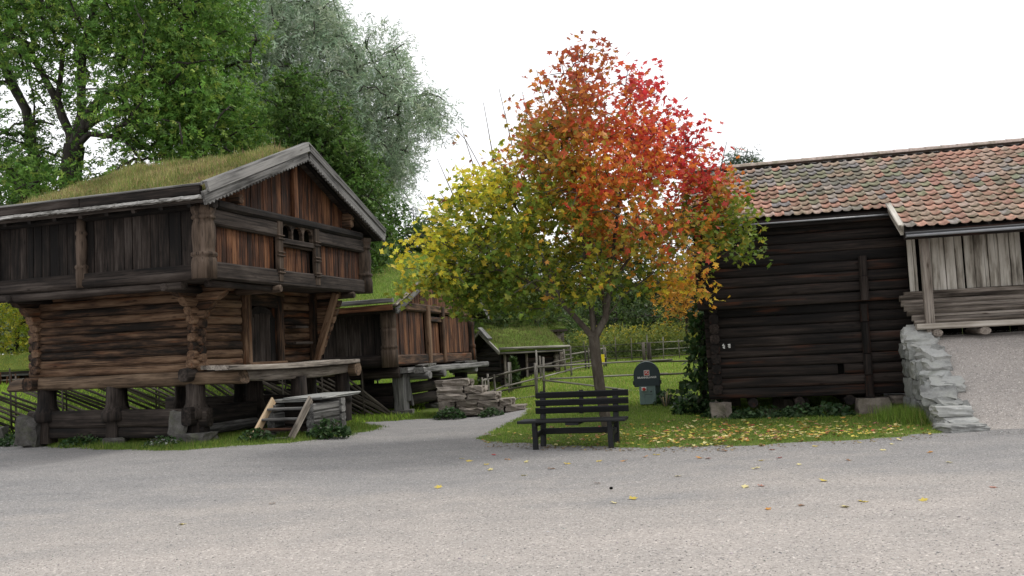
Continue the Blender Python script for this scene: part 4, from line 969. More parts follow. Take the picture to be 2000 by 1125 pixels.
fence('thin rail fence along the tall yellow plants', [(2.6, 42.6), (5.6, 41.4), (10.5, 41.6)],
      [(.0, .78, .5, .85), (.4, .85, 1, .85), (0, .5, .5, .52), (.4, .5, 1, .52), (0, .15, .5, .2), (.4, .2, 1, .2)], [(k / 11, R.uniform(.85, 1.25), .025) for k in range(12)], M['fence'], prad=.025, rrad=.02)
f = fence('pair of thick leaning posts in the meadow behind the hose cabinet', [(5.72, 40), (5.95, 40)], [], [(0, .95, .085), (1, .92, .10)], M['darkfence'], name='gate_posts')
f['category'] = 'gate post'
yt = empty('tag_sign', (3.62, 37.9, float(hz(3.62, 37.9)) + .42), label='small yellow square tag hanging on the short pole pen', cat='sign')
stick('tag_plate', yt, M['yellow'], (-.12, -.03, 0), (.12, -.03, 0), .01, .40)
# slanting-rail fence behind the loft house
def slant_fence():
    f = empty('slanting_rail_fence', (-14.6, 20.9, float(hz(-14.6, 20.9))), label='old dark roundpole fence of slanting rails behind the loft house', cat='fence')
    o = Vector(f.location); pts = [Vector(p) for p in ((-16.5, 19.9), (-11.6, 22.7), (-9.4, 24.6), (-3.6, 26.2))]
    L = [0]
    for a, b in zip(pts, pts[1:]): L.append(L[-1] + (b - a).length)
    def at(t):
        t = min(max(t, 0), L[-1])
        for i in range(3):
            if t <= L[i + 1]: return pts[i].lerp(pts[i + 1], (t - L[i]) / (L[i + 1] - L[i]))
        return pts[-1]
    def P(t, z, d=0):
        p = at(t); return Vector((p.x, p.y + d, float(hz(p.x, p.y)) + z)) - o
    t = .2
    while t < L[-1]:
        for d in (-.09, .09):
            stick('post', f, M['darkfence'], P(t, -.1, d), P(t + R.uniform(-.04, .04), R.uniform(1.25, 1.75), d), .05, .05, 'round', 2, .01, (0, 1, 0), n=6, taper=.7)
        t += 1.15 + R.uniform(-.1, .1)
    t = .9
    while t < L[-1] + .8:
        stick('rail', f, M['darkfence'], P(t, .0), P(t - 2.0, 1.12 + R.uniform(-.08, .08)), .06, .075, 'round', 4, .02, n=6, taper=.75)
        t += .235 + R.uniform(-.03, .03)
slant_fence()
sg = empty('notice_sign', (-4.62, 29.9, float(hz(-4.62, 29.9))), label='small white notice on a stake beneath the small loft', cat='sign')
stick('stake', sg, M['fence'], (0, 0, 0), (0, 0, 1.0), .05, .05, up=(0, 1, 0)); stick('sign_plate', sg, M['white'], (-.11, -.04, .98), (.11, -.04, .98), .01, .16)

# ------------------------------------------------------------------ huts in the distance
def build_hut():
    a = math.radians(24)
    H = empty('turf_hut', (-.34, 36.0, .22), (0, 0, a), 1, 'low dark log hut with grassy turf roof beyond the pole fence', 'hut')
    L = 2.6; D = 3.4
    for i in range(6):
        z = .08 + .21 * i
        stick('log', H, M['black'], (-.2, .25, z), (L - .15, .25, z), .18, .215, 'log', 4, .012, n=8)
        stick('log', H, M['black'], (.1, .05, z + .1), (.1, D, z + .1), .18, .215, 'log', 4, .012, n=8)
        stick('log', H, M['porch'], (L - .35, .02, z + .1), (L - .35, D, z + .1), .18, .215, 'log', 4, .012, n=8)
    for i in range(4):
        stick('log', H, M['black'], (.1, .5 + .33 * i, 1.4 + .2 * i), (.1, D - .5 - .33 * i, 1.4 + .2 * i), .18, .21, 'log', 3, .01, n=8)
    stick('door_jamb', H, M['porch'], (-.05, .12, 0), (-.05, .12, 1.35), .1, .1, up=(0, 1, 0))
    stick('door_jamb', H, M['porch'], (.9, .12, 0), (.9, .12, 1.3), .1, .1, up=(0, 1, 0))
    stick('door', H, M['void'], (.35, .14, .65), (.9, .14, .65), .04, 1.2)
    turf_roof(H, -.45, L + .1, -.25, 1.28, D / 2, 2.15, D + .25, 1.28, .14, M['turfgreen'], 21, [(.06, .08, .018), (.085, .10, .026), (.12, .10, .05), (.04, .055, .014)], [4, 3, 2.4, 2], .12, 16000)
    stick('turf_log', H, M['fence'], (-.45, -.29, 1.44), (L + .1, -.29, 1.40), .1, .1, 'round', 5, .02)
    stick('turf_log', H, M['fence'], (-.45, -.27, 1.25), (L + .1, -.27, 1.23), .06, .06, 'round', 5, .02)
    barge(H, M['fence'], -.48, -.32, 1.22, D / 2, 2.10, .13, .06, 0, 'verge_board'); barge(H, M['fence'], -.48, D + .3, 1.22, D / 2, 2.1, .13, .06, 0, 'verge_board')
    stick('verge_cap', H, M['grey'], (-.45, .6, 1.86), (-.45, 1.65, 2.34), .2, .06)
build_hut()
G = empty('log_shed', (.2, 39.6, .62), (0, 0, .12), 1, 'weathered grey log shed mostly hidden behind the turf hut', 'shed')
for i in range(9):
    z = .1 + .2 * i
    stick('log', G, M['porch'], (-3, 0, z), (2.0, 0, z), .18, .2, 'log', 4, .012, n=8)
    stick('log', G, M['porch'], (1.75, -.2 - R.uniform(0, .05), z + .1), (1.75, 3, z + .1), .18, .2, 'log', 3, .012, n=8)
turf_roof(G, -3.3, 2.1, -.45, 1.75, 1.5, 2.2, 3.4, 1.75, .12, M['turfgreen'], 31, [(.03, .04, .012), (.05, .06, .02), (.08, .07, .03)], [4, 3, 2], .14, 9000)
T2 = empty('open_shed', (8.2, 52, 1.2), (0, 0, -.05), 1, 'small turf roofed open shed far behind the tall plants', 'shed')
for x in (.3, 1.3, 2.4): stick('post', T2, M['porch'], (x, 0, 0), (x, 0, 1.35), .12, .12, up=(0, 1, 0)); stick('post', T2, M['porch'], (x, 2, 0), (x, 2, 1.35), .12, .12, up=(0, 1, 0))
stick('eave_beam', T2, M['grey'], (.1, -.1, 1.42), (2.8, -.1, 1.38), .12, .16)
turf_roof(T2, .0, 2.9, -.25, 1.5, 1.1, 2.2, 2.4, 1.5, .12, M['turfgreen'], 33, [(.05, .06, .016), (.08, .09, .025), (.12, .11, .05)], [4, 3, 2], .15, 4000)
T3 = empty('turf_shed', (-26, 38.5, 1.2), (0, 0, 0), 1, 'low shed with bright yellow green turf roof beyond the slanting rail fence', 'shed')
for i in range(16): stick('wall_board', T3, M['red'], (.15 + .4 * i, .2, -.4), (.15 + .4 * i, .2, .42), .2, .04, up=(0, 1, 0))
stick('back_wall', T3, M['side'], (0, .35, .0), (6.4, .35, .0), .08, 1.0)
stick('eave_beam', T3, M['grey'], (-.2, -.1, .45), (6.6, -.1, .45), .16, .16)
turf_roof(T3, -.2, 6.6, -.2, .55, 1.8, 1.25, 3.8, .55, .14, M['turfgreen'], 35, [(.16, .17, .03), (.20, .19, .05), (.10, .13, .02)], [4, 3, 2], .12, 14000)
SP = empty('stake_fence', (-26, 36.3, float(hz(-22, 36.3))), label='picket of thin brown stakes before the yellow green turf shed', cat='fence')
for i in range(30): stick('stake', SP, M['red'], (.2 * i, R.uniform(-.04, .04), -.1), (.2 * i + R.uniform(-.05, .05), 0, R.uniform(.4, .62)), .05, .05, 'round', 2, .01, (0, 1, 0), n=6)
stick('rail', SP, M['fence'], (-.2, .05, .22), (6.1, .05, .25), .06, .06, 'round', 3, .01, n=6)

# small sheep grazing far behind the loft, seen between the stilts
def build_sheep():
    p = (-13.6, 29.3); s = empty('sheep', (*p, float(hz(*p))), (0, 0, .4), 1, 'small white sheep with dark head grazing behind the loft stilts', 'sheep')
    V = [(-.35, 0, .42), (-.1, 0, .44), (.2, 0, .43), (.36, 0, .50), (.50, 0, .58), (.60, 0, .55), (.70, 0, .48)]
    Rr = [.14, .19, .18, .11, .075, .08, .045]; E_ = [(i, i + 1) for i in range(6)]
    for (x, y) in ((-.28, .09), (-.28, -.09), (.22, .09), (.22, -.09)):
        b = 0 if x < 0 else 2; k = len(V)
        V += [(x, y, .28), (x + (.03 if x < 0 else 0), y, .16), (x, y, .0)]; Rr += [.065, .035, .03]; E_ += [(b, k), (k, k + 1), (k + 1, k + 2)]
    for y in (.09, -.09): k = len(V); V += [(.55, y, .60)]; Rr += [.025]; E_ += [(5, k)]
    me = bpy.data.meshes.new('body'); me.from_pydata(V, E_, []); o = link('body', me, None, s)
    m = o.modifiers.new('skin', 'SKIN'); m.use_smooth_shade = True
    for i, r in enumerate(Rr): me.skin_vertices[0].data[i].radius = (r, r)
    me.skin_vertices[0].data[0].use_root = True
    o.modifiers.new('sub', 'SUBSURF').levels = 1
    b = NB('fleece'); g = b.n('TexCoord').outputs['Object']; x = b.n('SeparateXYZ', {0: g}).outputs[0]
    c = b.ramp(x, [(.44, (.55, .53, .48)), (.47, (.03, .025, .022))])
    me.materials.append(b.finish(c, .95))
build_sheep()

# ------------------------------------------------------------------ trees
def maple_template(full=True):
    half = [(0, 1.0), (14, .66), (27, .52), (40, .78), (52, .95), (64, .62), (78, .47), (93, .52), (108, .70), (125, .40), (150, .22)] if full else [(0, 1.0), (26, .5), (51, .95), (77, .46), (106, .68), (145, .24)]
    pts = [(a, r) for a, r in half] + [(-a, r) for a, r in reversed(half[1:])]
    V = [(0, 0, 0)] + [(r * math.sin(math.radians(a)) * .62, r * math.cos(math.radians(a)) * .62 + .1, -.10 * (r * abs(math.sin(math.radians(a)))) ** 2 * 2 + .04 * math.cos(math.radians(a * 7))) for a, r in pts]
    n = len(pts); F = [(0, 1 + (i + 1) % n, 1 + i) for i in range(n)]
    return np.array(V), np.array(F)
QUAD = (np.array([(0, 0, 0), (.5, .45, .06), (0, 1, -.05), (-.5, .45, .06)]), np.array([(0, 1, 2, 3)]))
SLIM = (np.array([(0, 0, 0), (.13, .5, .02), (0, 1, -.06), (-.13, .5, .02)]), np.array([(0, 1, 2, 3)]))
def spray_template(seed, nleaf, spread, lw):
    """a small twig of pointed leaves, as one piece"""
    r = random.Random(seed); V = []; F = []
    for i in range(nleaf):
        t = i / nleaf; a = r.uniform(-1.1, 1.1); x0, y0 = r.uniform(-.04, .04), t * .75
        l = r.uniform(.25, .42); w = l * lw; d = (math.sin(a), math.cos(a)); z = r.uniform(-.14, .14); nx, ny = d[1], -d[0]; b = len(V)
        tw = r.uniform(-.6, .6)
        V += [(x0, y0, 0), (x0 + d[0] * l * .5 + nx * w, y0 + d[1] * l * .5 + ny * w, z * .5 + tw * w), (x0 + d[0] * l, y0 + d[1] * l, z), (x0 + d[0] * l * .5 - nx * w, y0 + d[1] * l * .5 - ny * w, z * .5 - tw * w)]
        F.append((b, b + 1, b + 2, b + 3))
    return np.array(V), np.array(F)

def rot_mats(n, up_bias=.6, droop=0.0, r=None):
    r = r or rng
    nrm = r.normal(0, 1, (n, 3)); nrm[:, 2] = np.abs(nrm[:, 2]) * 1.0 + up_bias; nrm /= np.linalg.norm(nrm, axis=1)[:, None]
    d = r.normal(0, 1, (n, 3)); d[:, 2] -= droop; d -= (d * nrm).sum(1)[:, None] * nrm; d /= np.linalg.norm(d, axis=1)[:, None]
    s = np.cross(d, nrm)
    return np.stack([s, d, nrm], 2)

def scatter_leaves(name, parent, mat, tmpl, pos, size, cols, up_bias=.6, droop=0.0, kind='stuff', mats=None):
    Vt, Ft = tmpl; n = len(pos); k = len(Vt)
    Mx = rot_mats(n, up_bias, droop) if mats is None else mats
    V = np.einsum('nij,kj->nki', Mx, Vt) * np.broadcast_to(size, n)[:, None, None] + pos[:, None, :]
    F = (Ft[None] + (np.arange(n) * k)[:, None, None]).reshape(-1, Ft.shape[1])
    cc = np.repeat(cols, k, 0)
    if k > 8: cc = cc * rng.uniform(.72, 1.28, (len(cc), 1)); cc[0::k] = cc[0::k] * .75 + np.array([.05, .07, .008])
    o = link(name, mesh_np(name, V.reshape(-1, 3), F, cc), mat, parent)
    if kind: o['kind'] = kind
    return o

def blob_points(blobs, per_area, shell=.45, r=None):
    r = r or rng; P = []; ID = []
    for bi, (c, rad) in enumerate(blobs):
        n = max(4, int(per_area * (rad[0] * rad[1] * rad[2]) ** (2 / 3)))
        d = r.normal(0, 1, (n, 3)); d /= np.linalg.norm(d, axis=1)[:, None]
        q = (shell + (1 - shell) * r.uniform(0, 1, n) ** .5)[:, None] * r.uniform(.85, 1.12, (n, 1))
        P.append(np.array(c) + d * q * np.array(rad)); ID += [bi] * n
    return np.concatenate(P), np.array(ID)

def grow(limbs, targets, wig=.08, sag=.0):
    """limbs: list of polylines (first starts at the root); returns nodes, parents"""
    N = []; par = []
    for li, pl in enumerate(limbs):
        for j, p in enumerate(pl):
            p = np.array(p, float)
            if j == 0:
                if li == 0: N.append(p); par.append(-1); cur = 0
                else: cur = int(np.argmin([np.linalg.norm(q - p) for q in N]))
                continue
            a = N[cur]; m = max(1, int(np.linalg.norm(p - a) / .5))
            for k in range(1, m + 1):
                q = a + (p - a) * k / m + (rng.normal(0, wig * .25, 3) if k < m else 0)
                N.append(q); par.append(cur); cur = len(N) - 1
    A = np.zeros((len(N) + len(targets) * 4, 3)); A[:len(N)] = N; cnt = len(N)
    base = A[:cnt].copy()
    dd = np.min(np.linalg.norm(targets[:, None] - base[None], axis=2), axis=1)
    tips = []
    for ti in np.argsort(dd):
        t = targets[ti]; v = t - A[:cnt]; dist = np.linalg.norm(v, axis=1)
        cost = dist * (1 + .5 * np.clip(-v[:, 2] / (dist + 1e-6), 0, 1))
        cur = int(np.argmin(cost)); a = A[cur]; L = dist[cur]; m = 1 if L < .35 else (2 if L < 1 else 4)
        for k in range(1, m + 1):
            f = k / m; q = a + (t - a) * f + np.array([0, 0, (.10 + sag) * L * math.sin(math.pi * f)]) + (rng.normal(0, wig * L * .4, 3) if k < m else 0)
            A[cnt] = q; par.append(cur); cur = cnt; cnt += 1
        tips.append(cur)
    return A[:cnt], np.array(par), tips

def tree_mesh(nodes, par, r_root, r_tip, sides=6, expo=.5):
    n = len(nodes); load = np.zeros(n); kids = np.zeros(n, int)
    for i in range(n):
        if par[i] >= 0: kids[par[i]] += 1
    load[kids == 0] = 1
    for i in range(n - 1, 0, -1):
        if load[i] == 0: load[i] = 1
        load[par[i]] += load[i]
    rad = r_tip + (r_root - r_tip) * (load / load[0]) ** expo
    i = np.arange(1, n); a = nodes[par[1:]]; b = nodes[1:]; d = b - a; L = np.linalg.norm(d, axis=1); ok = L > 1e-4; a, b, d, L, i = a[ok], b[ok], d[ok], L[ok], i[ok]
    d = d / L[:, None]; ref = np.where(np.abs(d[:, 2:3]) > .9, np.array([[1., 0, 0]]), np.array([[0, 0, 1.]])); s = np.cross(d, ref); s /= np.linalg.norm(s, axis=1)[:, None]; t = np.cross(s, d)
    ra = np.minimum(rad[par[i]], rad[i] * 1.35); rb = rad[i]
    an = np.linspace(0, 2 * np.pi, sides, endpoint=False)
    ring = lambda c, r: c[:, None] + (np.cos(an)[None, :, None] * s[:, None] + np.sin(an)[None, :, None] * t[:, None]) * r[:, None, None]
    V = np.concatenate([ring(a - d * np.minimum(ra, L * .8)[:, None] * .5, ra), ring(b + d * np.minimum(rb, L * .8)[:, None] * .35, rb)], 1).reshape(-1, 3); m = len(a)
    j = np.arange(sides); q = np.stack([j, (j + 1) % sides, sides + (j + 1) % sides, sides + j], -1)
    F = (q[None] + (np.arange(m) * 2 * sides)[:, None, None]).reshape(-1, 4)
    return V, F

# ---- the autumn maple
def build_maple():
    base = (1.6, 16.3, 0.0)
    t = empty('maple_tree', base, label='autumn maple in red orange yellow and green behind the bench', cat='tree')
    o = np.array(base)
    blobs = [(1.61, 6.22, .84, .80, 'red'), (2.62, 6.0, .64, .72, 'crim'), (1.01, 5.75, .88, .68, 'rust'), (.68, 4.91, 1.1, .8, 'rustol'), (1.81, 4.85, 1.2, .9, 'oranol'), (2.93, 4.79, .84, .75, 'redor'), (4.2, 3.95, .5, .42, 'grol'), (4.1, 3.45, .5, .45, 'green'), (3.85, 4.15, .5, .4, 'rustol'),
             (3.75, 4.45, .62, .56, 'redor'), (4.05, 3.78, .56, .56, 'green'), (-.5, 4.5, .75, .55, 'yellow'), (-.92, 3.95, .75, .56, 'yelgreen'), (-1.3, 3.6, .5, .4, 'yellow'), (-.33, 3.63, 1.0, .72, 'yelgreen'),
             (.8, 3.76, 1.1, .82, 'grol'), (1.92, 3.61, 1.1, .72, 'rustol'), (2.94, 3.46, .84, .62, 'redol'), (-.9, 2.95, .84, .38, 'green'), (0, 2.80, .84, .42, 'green'), (1.12, 2.75, .75, .42, 'grol'),
             (2.14, 2.72, .65, .38, 'green'), (2.85, 2.85, .5, .42, 'yelor'), (2.2, 5.5, .8, .6, 'redor'), (1.5, 4.2, 1.0, .6, 'orange'), (.3, 4.3, .9, .6, 'yelgreen'), (2.7, 6.45, .42, .40, 'crim'), (3.4, 3.9, .6, .5, 'grol'), (-1.6, 3.35, .5, .35, 'yellow'), (-1.5, 2.75, .45, .3, 'grol'), (-.5, 2.5, .7, .25, 'green'), (-1.0, 3.0, .62, .34, 'green'), (-.75, 2.62, .65, .24, 'green'), (-1.3, 2.95, .5, .3, 'yelgreen'), (-.2, 3.05, .6, .3, 'green'), (3.0, 5.0, .5, .5, 'crim'), (3.3, 4.5, .45, .4, 'crim'), (.6, 2.45, .6, .25, 'green'), (3.3, 2.6, .4, .35, 'yelor'), (1.0, 4.9, .8, .6, 'rustol'), (4.25, 3.3, .35, .4, 'green'), (3.2, 5.35, .42, .5, 'crim')]
    pal = {'red': ([(.36, .06, .045), (.44, .10, .04), (.30, .075, .06), (.48, .18, .04), (.36, .20, .05)], [3, 3, 2, 2, 1]), 'crim': ([(.50, .025, .045), (.58, .04, .06), (.38, .03, .04), (.5, .12, .03)], [4, 3, 3, 1]),
           'rust': ([(.32, .12, .03), (.42, .15, .03), (.22, .15, .04), (.36, .07, .04)], [3, 3, 2, 2]), 'orange': ([(.52, .16, .025), (.48, .09, .03), (.55, .26, .03), (.30, .16, .03), (.5, .05, .04)], [3, 3, 2, 2, 1]),
           'olive': ([(.20, .17, .025), (.28, .20, .03), (.13, .15, .02), (.38, .19, .03)], [3, 2, 3, 1.4]), 'redor': ([(.5, .06, .035), (.52, .14, .03), (.36, .05, .04)], [3, 3, 2]), 'green': ([(.085, .14, .018), (.12, .165, .022), (.17, .18, .025), (.065, .10, .015), (.34, .27, .03)], [4, 3.5, 1.5, 3, .5]),
           'yellow': ([(.62, .44, .035), (.55, .42, .04), (.42, .38, .035), (.25, .25, .03), (.66, .40, .05)], [4, 3, 2, 1.5, 1]), 'yelgreen': ([(.42, .34, .03), (.16, .19, .022), (.25, .25, .03), (.10, .14, .018)], [1.6, 4, 2.2, 4]),
           'oranol': ([(.46, .12, .03), (.28, .18, .03), (.42, .20, .03), (.44, .05, .04), (.5, .16, .03)], [3, 2, 2, 2, 2]), 'redol': ([(.46, .06, .035), (.22, .16, .025), (.40, .16, .03), (.15, .15, .02)], [2, 3, 2, 2]), 'grol': ([(.13, .16, .02), (.19, .20, .025), (.30, .27, .03), (.09, .125, .016), (.36, .17, .03), (.42, .34, .03)], [4, 4, 2, 3, .8, 1]), 'rustol': ([(.30, .20, .03), (.22, .18, .025), (.40, .19, .03), (.36, .11, .035), (.15, .15, .02), (.42, .07, .035)], [3, 2.5, 2.5, 1.6, 1.5, 1]), 'yelor': ([(.58, .34, .03), (.52, .22, .03), (.24, .2, .03)], [3, 2, 2])}
    B = []
    for (x, z, rx_, rz_, p) in blobs:
        q = max(.0, 1 - abs(x - 1.5) / 3.4)
        for dy in ((-1.05 * q - .15, .95 * q + .1) if rx_ > .7 else (rng.uniform(-.5, .5),)):
            B.append(((x + rng.uniform(-.1, .1), 16.3 + dy, z), (rx_ * .92, rx_ * .95, rz_ * .92), p))
    pts, ID = blob_points([(b[0], b[1]) for b in B], 44, .3)
    tw = np.array([(rng.uniform(-.9, .9) - .1 * i, 16.3 + rng.uniform(-.5, .5), rng.uniform(4.9, 5.9)) for i, _ in enumerate(range(3))] + [(-1.2, 16, 4.5), (-1.4, 16.2, 4.2)])
    Y = 16.3
    limbs = [[(1.62, Y, -.15), (1.56, Y, .35), (1.49, Y, .9), (1.45, Y, 1.45), (1.44, Y, 1.75)],
             [(1.44, Y, 1.72), (1.2, Y - .05, 2.05), (.91, Y - .1, 2.4), (.72, Y - .15, 2.85), (.55, Y - .1, 3.3), (.34, Y, 3.85), (.0, Y + .1, 4.5)],
             [(.81, Y - .12, 2.6), (.45, Y - .3, 2.7), (.1, Y - .4, 2.95), (-.44, Y - .3, 3.4), (-.9, Y - .2, 3.8)],
             [(1.44, Y, 1.75), (1.42, Y + .05, 2.7), (1.48, Y, 4.2), (1.55, Y, 5.7), (1.58, Y, 6.7)],
             [(1.45, Y, 1.68), (1.66, Y - .05, 2.1), (1.78, Y - .1, 2.7), (1.88, Y - .15, 3.4), (2.1, Y - .1, 4.6), (2.45, Y, 5.9)],
             [(1.5, Y + .05, 2.2), (1.7, Y + .7, 3.0), (1.9, Y + 1.1, 4.2)], [(1.48, Y, 2.6), (1.3, Y - .7, 3.2), (1.2, Y - 1.0, 4.3)],
             [(1.82, Y - .12, 3.0), (2.5, Y - .1, 3.6), (3.1, Y - .1, 3.95), (3.64, Y, 4.15)], [(1.6, Y, 1.95), (2.0, Y - .2, 2.5), (2.6, Y - .25, 2.9)]]
    sub = np.concatenate([pts[rng.permutation(len(pts))[:620]], tw])
    nodes, par, tips = grow(limbs, sub, .10)
    V, F = tree_mesh(nodes - o, par, .098, .004, 8, .64)
    link('trunk', mesh_np('trunk', V, F, smooth=True), M['bark'], t)
    for (x, z, dx, h) in [(-.55, 4.9, -.25, .95), (-.2, 5.0, -.15, 1.2), (.15, 5.2, -.2, 1.15), (.5, 5.5, -.12, .9), (-.95, 4.4, -.3, .8), (-1.3, 4.0, -.25, .6), (1.55, 6.6, .03, .55), (1.2, 6.4, -.08, .5), (2.3, 6.3, .1, .5), (3.5, 4.9, .12, .65), (3.9, 4.7, .15, .5), (.8, 6.0, -.15, .7)]:
        y = 16.3 + R.uniform(-.4, .4)
        stick('twig', t, M['bark'], (x - o[0], y - o[1], z), (x + dx - o[0], y - o[1], z + h), .022, .022, 'round', 4, .03, (0, 1, 0), n=5, taper=.45)
    # leaves
    nz3 = np.sin(pts[:, 0] * 3.3 + 1) * np.sin(pts[:, 1] * 2.9 + .4) * np.sin(pts[:, 2] * 3.7 + 2) + .35 * np.sin(pts[:, 0] * 7.1 + pts[:, 2] * 5.3)
    kp = (nz3 > -.62) | (pts[:, 0] > 3.5) | ((pts[:, 0] < -.1) & (pts[:, 2] < 3.4)); pts, ID = pts[kp], ID[kp]
    k = 19; n = len(pts); P = np.repeat(pts, k, 0) + rng.normal(0, .15, (n * k, 3)) * np.array([1, 1, .8]); I = np.repeat(ID, k)
    C = np.zeros((len(P), 3))
    cen = np.array([b[0] for b in B])     # a leaf takes the colour family of the limb nearest to it, with mixed borders
    I = np.argmin(np.linalg.norm(((P + rng.normal(0, .26, P.shape))[:, None] - cen[None]) * np.array([1, .6, 1.1]), axis=2), 1)
    for bi, b in enumerate(B):
        s = I == bi
        if s.any(): C[s] = np.minimum(palette(int(s.sum()), pal[b[2]][0], pal[b[2]][1], .22) * (1.7 if 'yel' in b[2] else (1.5 if b[2] not in ('red', 'crim') else 1.25)), .82)
    tl = np.concatenate([tw[i] + rng.normal(0, .10, (5, 3)) - np.array([0, 0, .15]) for i in range(len(tw))])
    P = np.concatenate([P, tl]); C = np.concatenate([C, palette(len(tl), [(.30, .09, .05), (.4, .3, .06), (.2, .12, .06)], [1, 1, 1])])
    size = rng.uniform(.095, .165, len(P))
    mats = rot_mats(len(P), .35, .9)
    d = np.linalg.norm(P - np.array([0, 0, 1.65]), axis=1) - size * 6
    near = np.argsort(d)[:295]; rest = np.setdiff1d(np.arange(len(P)), near)
    full = maple_template(True)
    scatter_leaves('foliage', t, M['leaf'], maple_template(False), P[rest] - o, size[rest], C[rest], mats=mats[rest])
    for i in near:
        v = np.einsum('ij,kj->ki', mats[i], full[0]) * size[i]
        cv = C[i][None] * rng.uniform(.72, 1.28, (len(v), 1)); cv[0] = cv[0] * .75 + np.array([.05, .07, .008]); v[1:, 2] += rng.normal(0, .012, len(v) - 1)
        me = mesh_np('leaf', v, full[1], cv); me.materials.append(M['leaf'])
        link('leaf', me, None, t, Matrix.Translation(Vector(P[i] - o)))
build_maple()

def tree(name, label, base, limbs, blobs, Yc, depth, per_area, tmpl, leaf, k, spread, cols, wts, r_root, barkm, group=None, ntw=500, droop=.3, up=.5, shell=.35, cat='tree', drop=0.0, gain=1.55):
    t = empty(name, base, label=label, cat=cat, group=group); o = np.array(base, float)
    B = []
    for (x, z, a, b_) in blobs:
        for dy in (-depth, depth * .8):
            B.append(((x, Yc + dy + rng.uniform(-.3, .3) * depth, z + rng.uniform(-.15, .15) * b_), (a, min(a, depth * 1.2), b_)))
    pts, ID = blob_points(B, per_area, shell)
    sub = pts[rng.permutation(len(pts))[:ntw]]
    nodes, par, tips = grow(limbs, sub, .10)
    V, F = tree_mesh(nodes - o, par, r_root, .008, 6, .56)
    link('trunk', mesh_np('trunk', V, F, smooth=True), M[barkm], t)
    n = len(pts); P = np.repeat(pts, k, 0) + rng.normal(0, spread, (n * k, 3)); P[:, 2] -= drop * rng.uniform(0, 1, len(P)) ** 2
    tone = np.repeat(rng.uniform(.75, 1.22, n), k)[:, None]
    C = palette(len(P), cols, wts, .2) * tone * gain
    scatter_leaves('crown', t, M['leaf'], tmpl, P - o, rng.uniform(leaf * .7, leaf * 1.25, len(P)), C, up, droop)
    return t

ELM = [(-16.2, 13.54, 2.06, 1.54), (-13.56, 13.4, 2.23, 1.54), (-11.28, 13.28, 1.89, 1.37), (-11.87, 10.81, 2.06, 1.37), (-10.28, 11.44, 1.37, 1.2), (-9.79, 10.26, 1.54, 0.94), (-11.38, 9.45, 2.23, 0.69), (-9.1, 9.69, 1.2, 0.77), (-9.71, 12.84, 1.37, 1.2), (-12.2, 12.2, 1.2, .8), (-10.9, 10.2, 1.6, .9), (-9.51, 13.73, 1.2, 0.69), (-14.94, 15.1, 3.43, 1.03), (-11.24, 14.9, 2.74, 1.03), (-16.4, 8.0, 1.5, .9), (-17.0, 9.6, .9, .7), (-15.7, 11.6, 1.0, .6), (-18.3, 12.2, .9, 1.4), (-14.0, 7.5, 2.0, .8), (-10.6, 8.2, 2.2, .9)]
tree('broad_tree', 'tall bright green broadleaf tree with forked pale trunk behind the loft house', (-14.9, 30, .9),
     [[(-14.9, 30, .9), (-14.85, 30, 5), (-14.7, 30, 8.6), (-14.61, 30, 9.18)], [(-14.61, 30, 9.1), (-14.3, 29.9, 10.3), (-14.2, 29.8, 12.36), (-13.73, 29.8, 13.95)], [(-14.65, 30, 9.0), (-15.19, 30.1, 10.81), (-15.5, 30.2, 11.4), (-16.12, 30.2, 12.6)],
      [(-14.61, 30, 9.3), (-13.9, 29.6, 10.25), (-13.1, 29.5, 10.9), (-12.0, 29.4, 11.1), (-10.8, 29.2, 11.3)], [(-14.5, 29.9, 9.5), (-13.7, 29.6, 10.0), (-13.0, 29.5, 10.25), (-11.8, 29.4, 10.1)], [(-14.6, 30, 9.0), (-13.9, 29.6, 9.55), (-12.7, 29.3, 9.3)], [(-15.3, 30.1, 11.0), (-14.89, 30, 12.75)]],
     ELM, 30, 1.6, 22, spray_template(1, 8, .5, .2), .33, 15, .32, [(.085, .165, .03), (.12, .205, .036), (.06, .125, .024), (.17, .23, .045), (.045, .09, .018)], [4, 3, 4, 1.5, 2], .36, 'bark_dark', ntw=420, droop=.35, up=.35, gain=1.7)
tree('broad_tree', 'darker tree with two leaning trunks at the very edge beside the bright green tree', (-19.6, 32, 1),
     [[(-19.6, 32, 1), (-18.6, 32, 6), (-17.0, 32, 9), (-17.3, 32, 11.2), (-18.3, 32, 13.4)], [(-17.0, 32, 9), (-17.0, 32, 11.3), (-17.3, 32, 13.4)]],
     [(-18.5, 9.5, 1.4, 1.6), (-17, 10.2, 1.2, .9), (-19, 13.5, 1.6, 1.6), (-17.5, 15.2, 2.2, 1.3), (-18.2, 7.0, 1.6, 1.3), (-16.2, 7.2, 1.5, 1)], 32, 1.1, 11, spray_template(2, 8, .5, .2), .33, 13, .30, [(.055, .12, .018), (.08, .15, .02), (.04, .08, .012)], [3, 3, 3], .30, 'bark_dark', ntw=200, up=.35)
WIL = [(-12.45, 18.59, 2.83, 2.06), (-9.87, 17.11, 2.83, 2.4), (-11.01, 14.76, 3.34, 2.31), (-13.33, 15.69, 2.06, 2.31), (-7.53, 16.45, 1.9, 1.9), (-5.6, 16.6, 1.1, 1.7), (-6.19, 13.98, 2.1, 2.0), (-4.3, 14.2, 1.4, 1.2), (-7.19, 11.91, 2.19, 1.8), (-5.4, 12.0, 1.1, 1.4), (-9.26, 19.5, 1.54, 1.03), (-14.01, 19.21, 1.8, 1.54), (-11.33, 20.69, 2.83, 1.29), (-8.25, 18.2, 1.2, 1.1), (-3.5, 14.0, .8, .7), (-6.0, 10.4, 1.2, 1.2), (-9.5, 12.0, 2.4, 1.8), (-14, 12.5, 2.5, 2)]
